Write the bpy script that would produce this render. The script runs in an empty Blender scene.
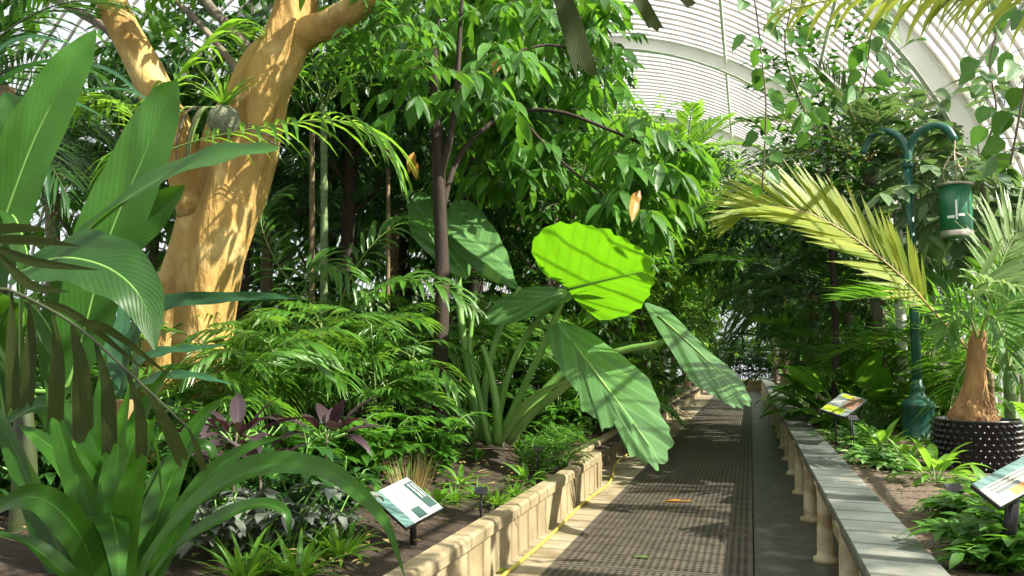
import bpy, math, random
from mathutils import Vector as V, Matrix, noise
rng = random.Random(11)
PI = math.pi
Z = V((0, 0, 1))
sc = bpy.context.scene
COL = sc.collection

# ------------------------------------------------------------------ camera
F = 820.0
PH = math.atan(70 / F)
TH = math.atan(238 / F * math.cos(PH))
CAM = V((0, 0, 1.6))
cR = V((math.cos(TH), math.sin(TH), 0))
cF = V((-math.sin(TH) * math.cos(PH), math.cos(TH) * math.cos(PH), math.sin(PH)))
cU = cR.cross(cF)
cd = bpy.data.cameras.new('camera')
cd.sensor_width = 36
cd.lens = F / 1024 * 36
cd.clip_start = .05
cam = bpy.data.objects.new('camera', cd)
COL.objects.link(cam)
cam.location = CAM
cam.rotation_euler = (PI / 2 + PH, 0, TH)
sc.camera = cam


def ray(px, py):
    return cF * F + cR * (px - 512) + cU * (288 - py)


def P(px, py, Y):
    r = ray(px, py)
    return CAM + r * (Y / r.y)


def PG(px, py, z):
    r = ray(px, py)
    return CAM + r * ((z - CAM.z) / r.z)


def mpp(p):                                   # metres per pixel at a world point
    return (p - CAM).dot(cF) / F


def U(a, b):
    return rng.uniform(a, b)


def sgn():
    return rng.choice((-1, 1))


# ------------------------------------------------------------------ materials
def nt(name):
    m = bpy.data.materials.new(name)
    m.use_nodes = True
    t = m.node_tree
    for n in list(t.nodes):
        t.nodes.remove(n)
    out = t.nodes.new('ShaderNodeOutputMaterial')
    return m, t, out


def N(t, kind, **kw):
    n = t.nodes.new(kind)
    for k, v in kw.items():
        if k.startswith('i_'):
            key = k[2:]
            n.inputs[int(key) if key.isdigit() else key.replace('_', ' ')].default_value = v
        else:
            setattr(n, k, v)
    return n


def mixc(t, fac, a, b, mode='MIX'):
    n = t.nodes.new('ShaderNodeMix')
    n.data_type = 'RGBA'
    n.blend_type = mode
    for sock, val in ((n.inputs[0], fac), (n.inputs[6], a), (n.inputs[7], b)):
        if hasattr(val, 'is_linked'):
            t.links.new(val, sock)
        elif isinstance(val, (int, float)):
            sock.default_value = val
        else:
            sock.default_value = (*val, 1)
    return n.outputs[2]


def mth(t, op, a, b=None, clamp=False):
    n = t.nodes.new('ShaderNodeMath')
    n.operation = op
    n.use_clamp = clamp
    for i, v in enumerate((a, b)):
        if v is None:
            continue
        if hasattr(v, 'is_linked'):
            t.links.new(v, n.inputs[i])
        else:
            n.inputs[i].default_value = v
    return n.outputs[0]


def leaf_mat(name, dark, light, trans, tf=.35, rough=.38, vein=.25, freq=14, slant=1.0, vcol=None, spec=.5, blotch=None, bump=.25):
    m, t, out = nt(name)
    L = t.links.new
    at = N(t, 'ShaderNodeAttribute', attribute_name='tone')
    tone = at.outputs['Fac']
    tc = N(t, 'ShaderNodeTexCoord')
    sep = N(t, 'ShaderNodeSeparateXYZ')
    L(tc.outputs['UV'], sep.inputs[0])
    u, v = sep.outputs[0], sep.outputs[1]
    noi = N(t, 'ShaderNodeTexNoise', i_Scale=5.0, i_Detail=3.0)
    L(tc.outputs['Object'], noi.inputs['Vector'])
    f = mth(t, 'ADD', mth(t, 'MULTIPLY', tone, .75), mth(t, 'MULTIPLY', mth(t, 'SUBTRACT', noi.outputs[0], .5), .7), True)
    base = mixc(t, f, dark, light)
    au = mth(t, 'ABSOLUTE', mth(t, 'SUBTRACT', u, .5))
    mid = mth(t, 'LESS_THAN', au, .022)
    lat = mth(t, 'SINE', mth(t, 'MULTIPLY', mth(t, 'SUBTRACT', v, mth(t, 'MULTIPLY', au, slant)), freq * 2 * PI))
    latl = mth(t, 'POWER', mth(t, 'ABSOLUTE', lat), 14)
    vc = vcol or tuple(min(1, c * 1.9 + .02) for c in light)
    vf = mth(t, 'MULTIPLY', mth(t, 'MAXIMUM', mid, mth(t, 'MULTIPLY', latl, .55)), vein)
    if blotch:
        bn = N(t, 'ShaderNodeTexNoise', i_Scale=9.0, i_Detail=4.0)
        L(tc.outputs['Object'], bn.inputs['Vector'])
        bf = N(t, 'ShaderNodeMapRange')
        L(bn.outputs[0], bf.inputs[0])
        bf.inputs[1].default_value = .52
        bf.inputs[2].default_value = .66
        base = mixc(t, bf.outputs[0], base, blotch)
    base = mixc(t, vf, base, vc)
    p = N(t, 'ShaderNodeBsdfPrincipled', i_Roughness=rough)
    p.inputs['Specular IOR Level'].default_value = spec
    L(base, p.inputs['Base Color'])
    bmp = N(t, 'ShaderNodeBump', i_Strength=bump, i_Distance=.01)
    L(lat, bmp.inputs['Height'])
    L(bmp.outputs[0], p.inputs['Normal'])
    tr = N(t, 'ShaderNodeBsdfTranslucent')
    tcx = mixc(t, mth(t, 'MULTIPLY', vf, .8), mixc(t, f, tuple(c * .6 for c in trans), trans), tuple(c * .5 for c in trans))
    L(tcx, tr.inputs[0])
    mx = N(t, 'ShaderNodeMixShader', i_0=tf)
    L(p.outputs[0], mx.inputs[1])
    L(tr.outputs[0], mx.inputs[2])
    L(mx.outputs[0], out.inputs[0])
    return m


def solid(name, a, b=None, scale=6.0, rough=.6, metal=0.0, bump=0.0, bscale=None, detail=5.0, lo=.35, hi=.65, stretch=None, spec=.5, stain=None, bd=.02):
    m, t, out = nt(name)
    L = t.links.new
    tc = N(t, 'ShaderNodeTexCoord')
    vec = tc.outputs['Object']
    if stretch:
        mp = N(t, 'ShaderNodeMapping')
        mp.inputs['Scale'].default_value = stretch
        L(vec, mp.inputs[0])
        vec = mp.outputs[0]
    p = N(t, 'ShaderNodeBsdfPrincipled', i_Roughness=rough, i_Metallic=metal)
    p.inputs['Specular IOR Level'].default_value = spec
    n1 = N(t, 'ShaderNodeTexNoise', i_Scale=scale, i_Detail=detail)
    L(vec, n1.inputs['Vector'])
    mr = N(t, 'ShaderNodeMapRange')
    mr.inputs[1].default_value = lo
    mr.inputs[2].default_value = hi
    L(n1.outputs[0], mr.inputs[0])
    base = mixc(t, mr.outputs[0], a, b or tuple(c * .8 for c in a))
    if stain:
        n3 = N(t, 'ShaderNodeTexNoise', i_Scale=stain[1], i_Detail=4.0)
        L(tc.outputs['Object'], n3.inputs['Vector'])
        m3 = N(t, 'ShaderNodeMapRange')
        m3.inputs[1].default_value = .52
        m3.inputs[2].default_value = .68
        L(n3.outputs[0], m3.inputs[0])
        base = mixc(t, m3.outputs[0], base, stain[0])
    L(base, p.inputs['Base Color'])
    if bump:
        n2 = N(t, 'ShaderNodeTexNoise', i_Scale=bscale or scale * 4, i_Detail=6.0)
        L(vec, n2.inputs['Vector'])
        bp = N(t, 'ShaderNodeBump', i_Strength=bump, i_Distance=bd)
        L(n2.outputs[0], bp.inputs['Height'])
        L(bp.outputs[0], p.inputs['Normal'])
    L(p.outputs[0], out.inputs[0])
    return m


M = {}
M['mid'] = leaf_mat('leaf_mid_green', (.022, .085, .010), (.085, .24, .022), (.26, .60, .04), .36)
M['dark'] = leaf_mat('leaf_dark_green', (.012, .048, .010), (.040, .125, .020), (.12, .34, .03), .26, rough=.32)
M['bright'] = leaf_mat('leaf_bright_green', (.05, .15, .012), (.16, .36, .03), (.42, .80, .06), .42)
M['yellow'] = leaf_mat('leaf_yellow_green', (.13, .26, .02), (.42, .46, .05), (.75, .85, .09), .45)
M['gold'] = leaf_mat('leaf_golden', (.15, .26, .02), (.40, .40, .045), (.75, .85, .07), .48)
M['vine'] = leaf_mat('leaf_vine', (.025, .10, .014), (.075, .21, .03), (.22, .52, .04), .28)
M['canep'] = leaf_mat('leaf_cane_palm', (.030, .10, .012), (.105, .26, .028), (.30, .62, .05), .34, rough=.28, spec=.9)
M['autumn'] = leaf_mat('leaf_orange', (.45, .20, .03), (.65, .36, .05), (.9, .5, .05), .4)
M['banana'] = leaf_mat('leaf_banana', (.016, .062, .009), (.055, .175, .022), (.19, .48, .025), .32, rough=.45, vein=.16, freq=22, slant=.5, spec=.4, bump=.10)
M['strap'] = leaf_mat('leaf_strap', (.013, .056, .005), (.046, .150, .011), (.19, .48, .02), .32, rough=.34, vein=.5, freq=1.5, slant=.0, spec=.35)
M['lime'] = leaf_mat('leaf_lime', (.045, .145, .012), (.10, .27, .022), (.19, .50, .008), .58, rough=.45, vein=.85, freq=4.5, slant=.9, bump=.5)
M['taro'] = leaf_mat('leaf_taro', (.048, .130, .038), (.115, .245, .080), (.25, .55, .06), .22, rough=.30, vein=.5, freq=4, slant=.9, spec=.9, bump=.7)
M['blue'] = leaf_mat('leaf_blue_green', (.018, .075, .030), (.045, .15, .055), (.10, .32, .05), .22, rough=.30)
M['fish'] = leaf_mat('leaf_dark_olive', (.020, .032, .006), (.042, .060, .010), (.12, .17, .015), .2, rough=.6, spec=.15)
M['purple'] = leaf_mat('leaf_purple', (.020, .012, .015), (.060, .034, .044), (.14, .04, .06), .15)
M['silver'] = leaf_mat('leaf_silver', (.09, .11, .09), (.22, .25, .21), (.25, .35, .2), .2, vein=.5)
M['grey'] = leaf_mat('leaf_grey_green', (.06, .125, .05), (.16, .25, .11), (.26, .44, .10), .28, rough=.34, spec=.6)
M['straw'] = leaf_mat('leaf_straw', (.28, .20, .07), (.55, .42, .18), (.6, .5, .2), .3)
M['pale'] = leaf_mat('leaf_pale_green', (.10, .20, .05), (.30, .42, .16), (.5, .75, .15), .38, rough=.32, spec=.7)
M['varieg'] = leaf_mat('leaf_variegated', (.05, .15, .03), (.12, .30, .06), (.35, .7, .1), .35, blotch=(.50, .58, .30))
M['bark_gold'] = solid('bark_golden', (.47, .29, .085), (.27, .145, .035), 3.2, .75, bump=1.0, bscale=9, bd=.07, stretch=(1, 1, .35), lo=.4, hi=.7, stain=((.58, .41, .17), 2.5))
M['bark_grey'] = solid('bark_grey', (.22, .18, .13), (.11, .085, .06), 5, .85, bump=.6, stretch=(1, 1, .3))
M['bark_brown'] = solid('bark_brown', (.045, .028, .018), (.022, .014, .010), 7, .85, bump=.6, stretch=(1, 1, .3))
M['cane'] = solid('cane_green', (.16, .24, .09), (.10, .15, .06), 3, .5, stretch=(1, 1, 6))
M['cane_brown'] = solid('cane_brown', (.22, .16, .08), (.13, .09, .045), 3, .6, stretch=(1, 1, 6))
M['stalk'] = solid('stalk_green', (.19, .36, .075), (.12, .26, .05), 3, .4)
M['stalk_pale'] = solid('stalk_pale', (.27, .38, .12), (.18, .30, .08), 3, .45)
M['rachis'] = solid('rachis_green', (.20, .28, .06), (.12, .20, .04), 3, .5)
M['rachis_tan'] = solid('rachis_tan', (.45, .33, .12), (.32, .24, .08), 3, .5)
M['rachis_dark'] = solid('rachis_dark', (.055, .075, .025), (.04, .05, .02), 3, .5)
M['fibre'] = solid('palm_fibre', (.42, .24, .10), (.20, .11, .045), 9, .9, bump=1.0, bscale=26, stretch=(1, 1, .35))
M['soil'] = solid('soil', (.058, .036, .023), (.024, .015, .010), 18, .95, bump=1.0, bscale=45, detail=8)
M['gravel'] = solid('gravel_mulch', (.20, .145, .10), (.060, .042, .030), 38, .95, bump=1.0, bscale=60, detail=8)
M['stone'] = solid('kerb_stone', (.34, .275, .165), (.235, .18, .10), 3, .8, bump=.25, bscale=30, stain=((.22, .17, .09), 2.2))
M['paving'] = solid('paving_concrete', (.36, .30, .21), (.25, .20, .13), 3, .6, bump=.15, bscale=40, stain=((.16, .12, .06), 1.7))
M['slate'] = solid('slate_dark', (.080, .074, .062), (.050, .047, .040), 4, .45, bump=.12, bscale=30, stain=((.14, .14, .12), 3))
M['slab'] = solid('slate_top', (.105, .120, .108), (.062, .073, .066), 3, .5, bump=.12, bscale=25, stain=((.22, .22, .19), 2.5))
M['cream'] = solid('cream_paint', (.62, .55, .40), (.50, .43, .29), 4, .6, bump=.1, stain=((.33, .25, .14), 5))
M['iron'] = solid('iron_grate', (.115, .095, .075), (.075, .062, .05), 5, .55, metal=.2, bump=.1, bscale=50)
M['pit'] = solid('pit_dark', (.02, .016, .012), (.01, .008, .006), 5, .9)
M['white'] = solid('white_paint', (.78, .77, .72), (.70, .69, .63), 2, .5)
M['bar'] = solid('bar_backlit_tone', (.42, .37, .32), (.34, .30, .26), 2, .6)  # white bars toned grey-brown: their backlit look is put into the colour
M['post'] = solid('post_green_paint', (.018, .115, .085), (.012, .085, .062), 6, .35, spec=.6)
M['feeder'] = solid('feeder_green', (.015, .155, .065), (.010, .12, .05), 6, .35, spec=.6)
M['metal'] = solid('worn_metal', (.55, .50, .45), (.42, .36, .30), 9, .35, metal=.7)
M['wire'] = solid('wire_tan', (.55, .45, .33), (.42, .33, .22), 9, .5)
M['black'] = solid('black_plastic', (.014, .014, .016), (.010, .010, .011), 6, .35)
M['blackmetal'] = solid('black_metal', (.02, .021, .023), (.014, .014, .015), 6, .45)
M['hose'] = solid('hose_yellow', (.62, .50, .08), (.50, .40, .06), 3, .45)
M['s_white'] = solid('sign_white', (.80, .82, .80), (.74, .77, .74), 2, .3)
M['s_green'] = solid('sign_dark_green', (.05, .10, .085), (.035, .075, .065), 2, .3)
M['s_teal'] = solid('sign_teal', (.14, .24, .22), (.06, .13, .13), 14, .3, stretch=(1, 5, 1), lo=.4, hi=.6)
M['s_cream'] = solid('sign_cream', (.62, .62, .48), (.55, .55, .42), 2, .3)
M['s_orange'] = solid('sign_orange', (.55, .28, .09), (.50, .24, .07), 2, .3)
M['s_grey'] = solid('sign_grey', (.16, .19, .19), (.12, .14, .14), 2, .3)
M['s_lime'] = solid('sign_lime', (.40, .50, .03), (.34, .45, .03), 2, .3)
M['s_ink'] = solid('sign_ink', (.10, .12, .11), (.08, .10, .09), 2, .4)
M['s_brown'] = solid('sign_brown', (.16, .08, .05), (.30, .20, .14), 20, .3)
M['moss'] = solid('root_ball', (.24, .26, .17), (.12, .13, .08), 14, .95, bump=1.0, bscale=40)


def glass_mat():
    m, t, out = nt('roof_glass')
    L = t.links.new
    tr = N(t, 'ShaderNodeBsdfTransparent')
    tr.inputs[0].default_value = (.93, .96, .95, 1)
    tl = N(t, 'ShaderNodeBsdfTranslucent')
    tl.inputs[0].default_value = (.9, .92, .9, 1)
    gl = N(t, 'ShaderNodeBsdfGlossy', i_Roughness=.08)
    a = N(t, 'ShaderNodeMixShader', i_0=.14)
    L(tr.outputs[0], a.inputs[1])
    L(tl.outputs[0], a.inputs[2])
    b = N(t, 'ShaderNodeMixShader', i_0=.03)
    L(a.outputs[0], b.inputs[1])
    L(gl.outputs[0], b.inputs[2])
    L(b.outputs[0], out.inputs[0])
    return m


M['glass'] = glass_mat()


# ------------------------------------------------------------------ mesh builder
class MB:
    def __init__(s):
        s.v, s.f, s.mi, s.uv, s.tn = [], [], [], [], []

    def add(s, vs, fs, mat=0, uvs=None, tone=.5):
        o = len(s.v)
        s.v.extend(vs)
        s.uv.extend(uvs or [(.3, .3)] * len(vs))
        s.tn.extend([tone] * len(vs))
        for f in fs:
            s.f.append([i + o for i in f])
            s.mi.append(mat)

    def mesh(s, name, mats, off=V((0, 0, 0)), smooth=True):
        me = bpy.data.meshes.new(name)
        ox, oy, oz = off
        me.from_pydata([(a[0] - ox, a[1] - oy, a[2] - oz) for a in s.v], [], s.f)
        for m in mats:
            me.materials.append(M[m])
        me.polygons.foreach_set('material_index', s.mi)
        if smooth:
            me.polygons.foreach_set('use_smooth', [True] * len(s.f))
        ul = me.uv_layers.new(name='UVMap')
        li = [0] * len(me.loops)
        me.loops.foreach_get('vertex_index', li)
        buf = []
        for i in li:
            buf.extend(s.uv[i])
        ul.data.foreach_set('uv', buf)
        at = me.attributes.new('tone', 'FLOAT', 'POINT')
        at.data.foreach_set('value', s.tn)
        me.update()
        return me

    def build(s, name, mats, parent=None, smooth=True):
        if isinstance(mats, str):
            mats = [mats]
        off = parent['_o'] if parent is not None else None
        off = V(off) if off is not None else V((0, 0, 0))
        o = bpy.data.objects.new(name, s.mesh(name, mats, off, smooth))
        COL.objects.link(o)
        o['_o'] = tuple(off)
        if parent is not None:
            o.parent = parent
        return o


def thing(name, label, cat, loc=(0, 0, 0), group=None):
    o = bpy.data.objects.new(name, None)
    COL.objects.link(o)
    o.location = loc
    o.empty_display_size = .1
    o['_o'] = tuple(loc)
    tag(o, label, cat, group)
    return o


def tag(o, label=None, cat=None, group=None, kind=None):
    if label:
        o['label'] = label
    if cat:
        o['category'] = cat
    if group:
        o['group'] = group
    if kind:
        o['kind'] = kind
    return o


def struct(o):
    o['kind'] = 'structure'
    return o


def dup(root, loc, rotz=0, scale=1, label=None, group=None):
    r = root.copy()
    COL.objects.link(r)
    r.location = loc
    r.rotation_euler = (0, 0, rotz)
    r.scale = (scale,) * 3
    if label:
        r['label'] = label
    if group:
        r['group'] = group
    for ch in list(root.children):
        c = ch.copy()
        COL.objects.link(c)
        c.parent = r
        for g in list(ch.children):
            d = g.copy()
            COL.objects.link(d)
            d.parent = c
    return r


# ------------------------------------------------------------------ shapes
def spline(pts, n):
    pts = [V(p) for p in pts]
    if len(pts) == 2:
        return [pts[0].lerp(pts[1], i / n) for i in range(n + 1)]
    q = [pts[0] * 2 - pts[1]] + pts + [pts[-1] * 2 - pts[-2]]
    out = []
    m = len(pts) - 1
    for i in range(n + 1):
        x = i / n * m
        k = min(int(x), m - 1)
        t = x - k
        a, b, c, d = q[k], q[k + 1], q[k + 2], q[k + 3]
        out.append(.5 * ((2 * b) + (c - a) * t + (2 * a - 5 * b + 4 * c - d) * t * t + (3 * b - a - 3 * c + d) * t ** 3))
    return out


def tube(mb, pts, rad, n=8, mat=0, cap=True, rf=None, tone=.5):
    pts = [V(p) for p in pts]
    m = len(pts)
    if not hasattr(rad, '__len__'):
        rad = [rad] * m
    if len(rad) != m:
        rad = [rad[0] + (rad[-1] - rad[0]) * i / (m - 1) for i in range(m)] if len(rad) == 2 else [
            rad[min(int(i / (m - 1) * (len(rad) - 1)), len(rad) - 2)] * (1 - (i / (m - 1) * (len(rad) - 1) - min(int(i / (m - 1) * (len(rad) - 1)), len(rad) - 2)))
            + rad[min(int(i / (m - 1) * (len(rad) - 1)), len(rad) - 2) + 1] * (i / (m - 1) * (len(rad) - 1) - min(int(i / (m - 1) * (len(rad) - 1)), len(rad) - 2)) for i in range(m)]
    t0 = (pts[1] - pts[0]).normalized()
    a = t0.cross(V((0, 0, 1)) if abs(t0.z) < .9 else V((1, 0, 0))).normalized()
    vs, fs, uv = [], [], []
    for i, p in enumerate(pts):
        d = (pts[min(i + 1, m - 1)] - pts[max(i - 1, 0)]).normalized()
        a = (a - d * a.dot(d)).normalized()
        b = d.cross(a)
        for k in range(n):
            an = 2 * PI * k / n
            r = rad[i] * (rf(i / (m - 1), an) if rf else 1)
            vs.append(p + (a * math.cos(an) + b * math.sin(an)) * r)
            uv.append((.1, i / (m - 1)))
    for i in range(m - 1):
        for k in range(n):
            k2 = (k + 1) % n
            fs.append((i * n + k, i * n + k2, (i + 1) * n + k2, (i + 1) * n + k))
    if cap:
        fs.append(tuple(range(n - 1, -1, -1)))
        fs.append(tuple((m - 1) * n + k for k in range(n)))
    mb.add(vs, fs, mat, uv, tone)


def box(mb, x0, y0, z0, x1, y1, z1, mat=0, bev=0):
    if bev:
        b = bev
        vs, fs = [], []
        for (z, i) in ((z0, b), (z0 + b, 0), (z1 - b, 0), (z1, b)):
            vs += [V((x0 + i, y0 + i, z)), V((x1 - i, y0 + i, z)), V((x1 - i, y1 - i, z)), V((x0 + i, y1 - i, z))]
        for k in range(3):
            for j in range(4):
                j2 = (j + 1) % 4
                fs.append((k * 4 + j, k * 4 + j2, k * 4 + 4 + j2, k * 4 + 4 + j))
        fs += [(3, 2, 1, 0), (12, 13, 14, 15)]
        mb.add(vs, fs, mat)
        return
    vs = [V((x, y, z)) for z in (z0, z1) for (x, y) in ((x0, y0), (x1, y0), (x1, y1), (x0, y1))]
    mb.add(vs, [(3, 2, 1, 0), (4, 5, 6, 7), (0, 1, 5, 4), (1, 2, 6, 5), (2, 3, 7, 6), (3, 0, 4, 7)], mat)


def lathe(mb, prof, c, n=20, mat=0):
    c = V(c)
    vs, fs = [], []
    for r, z in prof:
        for k in range(n):
            a = 2 * PI * k / n
            vs.append(c + V((r * math.cos(a), r * math.sin(a), z)))
    for i in range(len(prof) - 1):
        for k in range(n):
            k2 = (k + 1) % n
            fs.append((i * n + k, i * n + k2, (i + 1) * n + k2, (i + 1) * n + k))
    fs.append(tuple(range(n - 1, -1, -1)))
    fs.append(tuple((len(prof) - 1) * n + k for k in range(n)))
    mb.add(vs, fs, mat)


def p_lance(t): return max(.02, math.sin(PI * min(1, t) ** .75)) ** .9
def p_ovate(t): return max(.015, math.sin(PI * min(1, .04 + .96 * t) ** .58)) ** .85
def p_heart(t): return max(.01, (min(1, (t + .05) / .16)) ** .5 * (1 - max(0, (t - .12) / .88) ** 1.7))
def p_strap(t): return max(.012, (.55 + .45 * min(1, t * 3)) * min(1, (1 - t) / .62) ** .8)
def p_ban(t): return max(.012, math.sin(PI * min(1, .03 + .97 * t) ** .82) ** .72)
def p_grass(t): return max(.03, 1 - t ** 1.6)
def p_fish(t): return .18 + .82 * min(1, t * 1.5)


def sheet(mb, pts, W, face, prof=p_lance, fold=.12, cols=1, wave=0, wf=3, tone=None, mat=0, jag=0, skew=0):
    m = len(pts)
    tone = rng.random() if tone is None else tone
    ph = U(0, 6)
    vs, uv, fs = [], [], []
    side = None
    nc = 2 * cols + 1
    for i, p in enumerate(pts):
        t = i / (m - 1)
        d = (pts[min(i + 1, m - 1)] - pts[max(i - 1, 0)]).normalized()
        if side is None:
            side = d.cross(face)
            if side.length < 1e-3:
                side = d.cross(V((.3, .5, .8)))
        side = (side - d * side.dot(d)).normalized()
        nr = side.cross(d)
        w = prof(t) * W / 2
        for j in range(-cols, cols + 1):
            u = j / cols
            off = nr * (fold * abs(u) * w)
            if wave:
                off += nr * (wave * W * abs(u) ** 1.5 * math.sin(wf * 2 * PI * t + ph + (1.7 if u > 0 else 0)) * min(1, w / W * 4))
            q = p + side * (u * w) + off
            if jag and i == m - 1:
                q += d * (jag * W * (rng.random() - .3))
            vs.append(q)
            uv.append((.5 + u * .5, t))
    for i in range(m - 1):
        for j in range(nc - 1):
            a = i * nc + j
            fs.append((a, a + 1, a + nc + 1, a + nc))
    mb.add(vs, fs, mat, uv, tone)


def leaf(mb, base, d, L, W, face=Z, prof=p_lance, droop=.4, fold=.15, n=3, cols=1, wave=0, wf=3, tone=None, mat=0, jag=0):
    d = V(d).normalized()
    p = V(base)
    pts = [p.copy()]
    for i in range(n):
        p = p + d * (L / n)
        pts.append(p.copy())
        d = (d + V((0, 0, -droop / n))).normalized()
    sheet(mb, pts, W, face, prof, fold, cols, wave, wf, tone, mat, jag)
    return pts


def sprig(mb, base, d, L, nl, LL, LW, droop=.5, ldroop=.8, prof=p_lance, mat=0, tmat=1, tr=.006, face=Z, n=3, tonea=(0, 1), hang=.3):
    """a twig and its alternate leaves"""
    d = V(d).normalized()
    p = V(base)
    pts = [p.copy()]
    for i in range(4):
        p = p + d * (L / 4)
        pts.append(p.copy())
        d = (d + V((0, 0, -droop / 4))).normalized()
    tube(mb, pts, [tr, tr * .4], 4, tmat, False)
    for k in range(nl):
        t = .12 + .88 * (k + .5) / nl
        x = t * 4
        i = min(int(x), 3)
        b = pts[i].lerp(pts[i + 1], x - i)
        td = (pts[i + 1] - pts[i]).normalized()
        s = td.cross(Z)
        s = s.normalized() if s.length > .05 else V((1, 0, 0))
        s = s * (1 if k % 2 else -1)
        ld = td * U(.3, .8) + s * U(.5, 1) + V((U(-.3, .3), U(-.3, .3), U(-.2, .25) - hang))
        if k == nl - 1:
            ld = td + V((0, 0, -.2))
        sz = U(.75, 1.15)
        leaf(mb, b, ld, LL * sz, LW * sz, face + V((U(-.4, .4), U(-.4, .4), 0)), prof, ldroop, .18, n, 1, tone=U(*tonea), mat=mat)


def frond(mb, rp, nl, LL, LW, face=Z, ang=55, droop=.6, start=.15, lift=.25, mat=0, rmat=1, rr=.012, prof=p_lance, n=3, lprof=None, tone=None, jit=.12, endang=20, fold=.25, jag=0):
    """a feather palm leaf: rachis and leaflets"""
    S = spline(rp, 24)
    tube(mb, S, [rr, rr * .25], 5, rmat, True)
    for k in range(nl):
        t = start + (1 - start) * (k + .3) / nl
        x = t * 24
        i = min(int(x), 23)
        b = S[i].lerp(S[i + 1], x - i)
        T = (S[min(i + 1, 24)] - S[max(i - 1, 0)]).normalized()
        side = T.cross(face)
        side = side.normalized() if side.length > .05 else T.cross(V((1, 0, 0))).normalized()
        nr = side.cross(T)
        u = (t - start) / (1 - start)
        a = math.radians(ang + (endang - ang) * u)
        l = LL * (lprof(u) if lprof else (math.sin(PI * (.16 + .76 * u)) ** .7))
        for s in (-1, 1):
            ld = T * math.cos(a) + side * (s * math.sin(a)) + nr * lift + V((U(-jit, jit), U(-jit, jit), U(-jit, jit)))
            leaf(mb, b, ld, l * U(.88, 1.1), LW * (.6 + .4 * math.sin(PI * min(1, .1 + u))), face, prof, droop, fold, n, 1,
                 tone=(U(0, 1) if tone is None else min(1, max(0, tone + U(-.25, .25)))), mat=mat, jag=jag)
    return S


def arch(L, pitch, bend, n=6):
    """points of a curve in the x-z plane leaving the origin at PITCH and bending down by BEND radians"""
    p = V((0, 0, 0))
    a = pitch
    out = [p.copy()]
    for i in range(n):
        p = p + V((math.cos(a), 0, math.sin(a))) * (L / n)
        out.append(p.copy())
        a -= bend / n
    return out


def place(name, me, parent, loc=(0, 0, 0), rot=(0, 0, 0), scale=1):
    o = bpy.data.objects.new(name, me)
    COL.objects.link(o)
    o.parent = parent
    o.location = loc
    o.rotation_euler = rot
    o.scale = (scale,) * 3
    return o


def palm(name, label, cat, th, tr, nf, FL, LL, LW, nl=26, pitch=(.3, 1.2), bend=(.9, 1.5), mats=('mid', 'rachis'), droop=.7, ang=60, tmat='cane', nvar=3, group=None, rr=.012, prof=p_lance, lift=.25, n=3, lean=0):
    root = thing(name, label, cat, (0, 0, 0), group)
    if th > 0:
        mb = MB()
        S = spline([(0, 0, -.1), (U(-.04, .04) * th, U(-.04, .04) * th, th * .5), (lean, 0, th)], max(6, int(th * 8)))
        tube(mb, S, [tr * 1.15, tr * .85], 9, 0, True, lambda t, a: 1 + .05 * (int(t * th * 12) % 2))
        mb.build('trunk', tmat, root)
    ms = []
    for k in range(nvar):
        mb = MB()
        b = bend[0] + (bend[1] - bend[0]) * k / max(1, nvar - 1)
        frond(mb, arch(FL, 0, b), nl, LL, LW, Z, ang, droop, .12, lift, 0, 1, rr, prof, n=n)
        ms.append(mb.mesh('frond', mats))
    az = U(0, 6)
    for k in range(nf):
        az += 2.4
        e = pitch[0] + (pitch[1] - pitch[0]) * ((k + .5) / nf)
        place('frond', ms[k % nvar], root, (lean, 0, th), (U(-.15, .15), -e, az), U(.85, 1.1))
    return root


def clump(name, label, cat, nleaf, L, W, prof, pet, mats, pitch=(.35, 1.3), bend=(.7, 1.4), wave=.03, nvar=3, cols=2, n=8, fold=.2, group=None, size=(.75, 1.1), pr=.008, spread=.04):
    """leaves fanning out of the ground, each with or without a stalk"""
    root = thing(name, label, cat, (0, 0, 0), group)
    ms = []
    for k in range(nvar):
        mb = MB()
        if pet > 0:
            S = arch(pet, 0, .25, 5)
            tube(mb, S, [pr, pr * .7], 6, 1)
            b0 = S[-1]
        else:
            b0 = V((0, 0, 0))
        b = bend[0] + (bend[1] - bend[0]) * k / max(1, nvar - 1)
        A = [q + b0 for q in arch(L, -.15 if pet else 0, b, n)]
        sheet(mb, A, W, Z, prof, fold, cols, wave, 3, U(.2, .8), 0)
        ms.append(mb.mesh('leaf', mats))
    az = U(0, 6)
    for k in range(nleaf):
        az += 2.4 + U(-.3, .3)
        e = pitch[0] + (pitch[1] - pitch[0]) * (k + .5) / nleaf
        place('leaf', ms[k % nvar], root, (math.cos(az) * spread, math.sin(az) * spread, 0), (U(-.3, .3), -e, az), U(*size))
    return root


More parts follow.
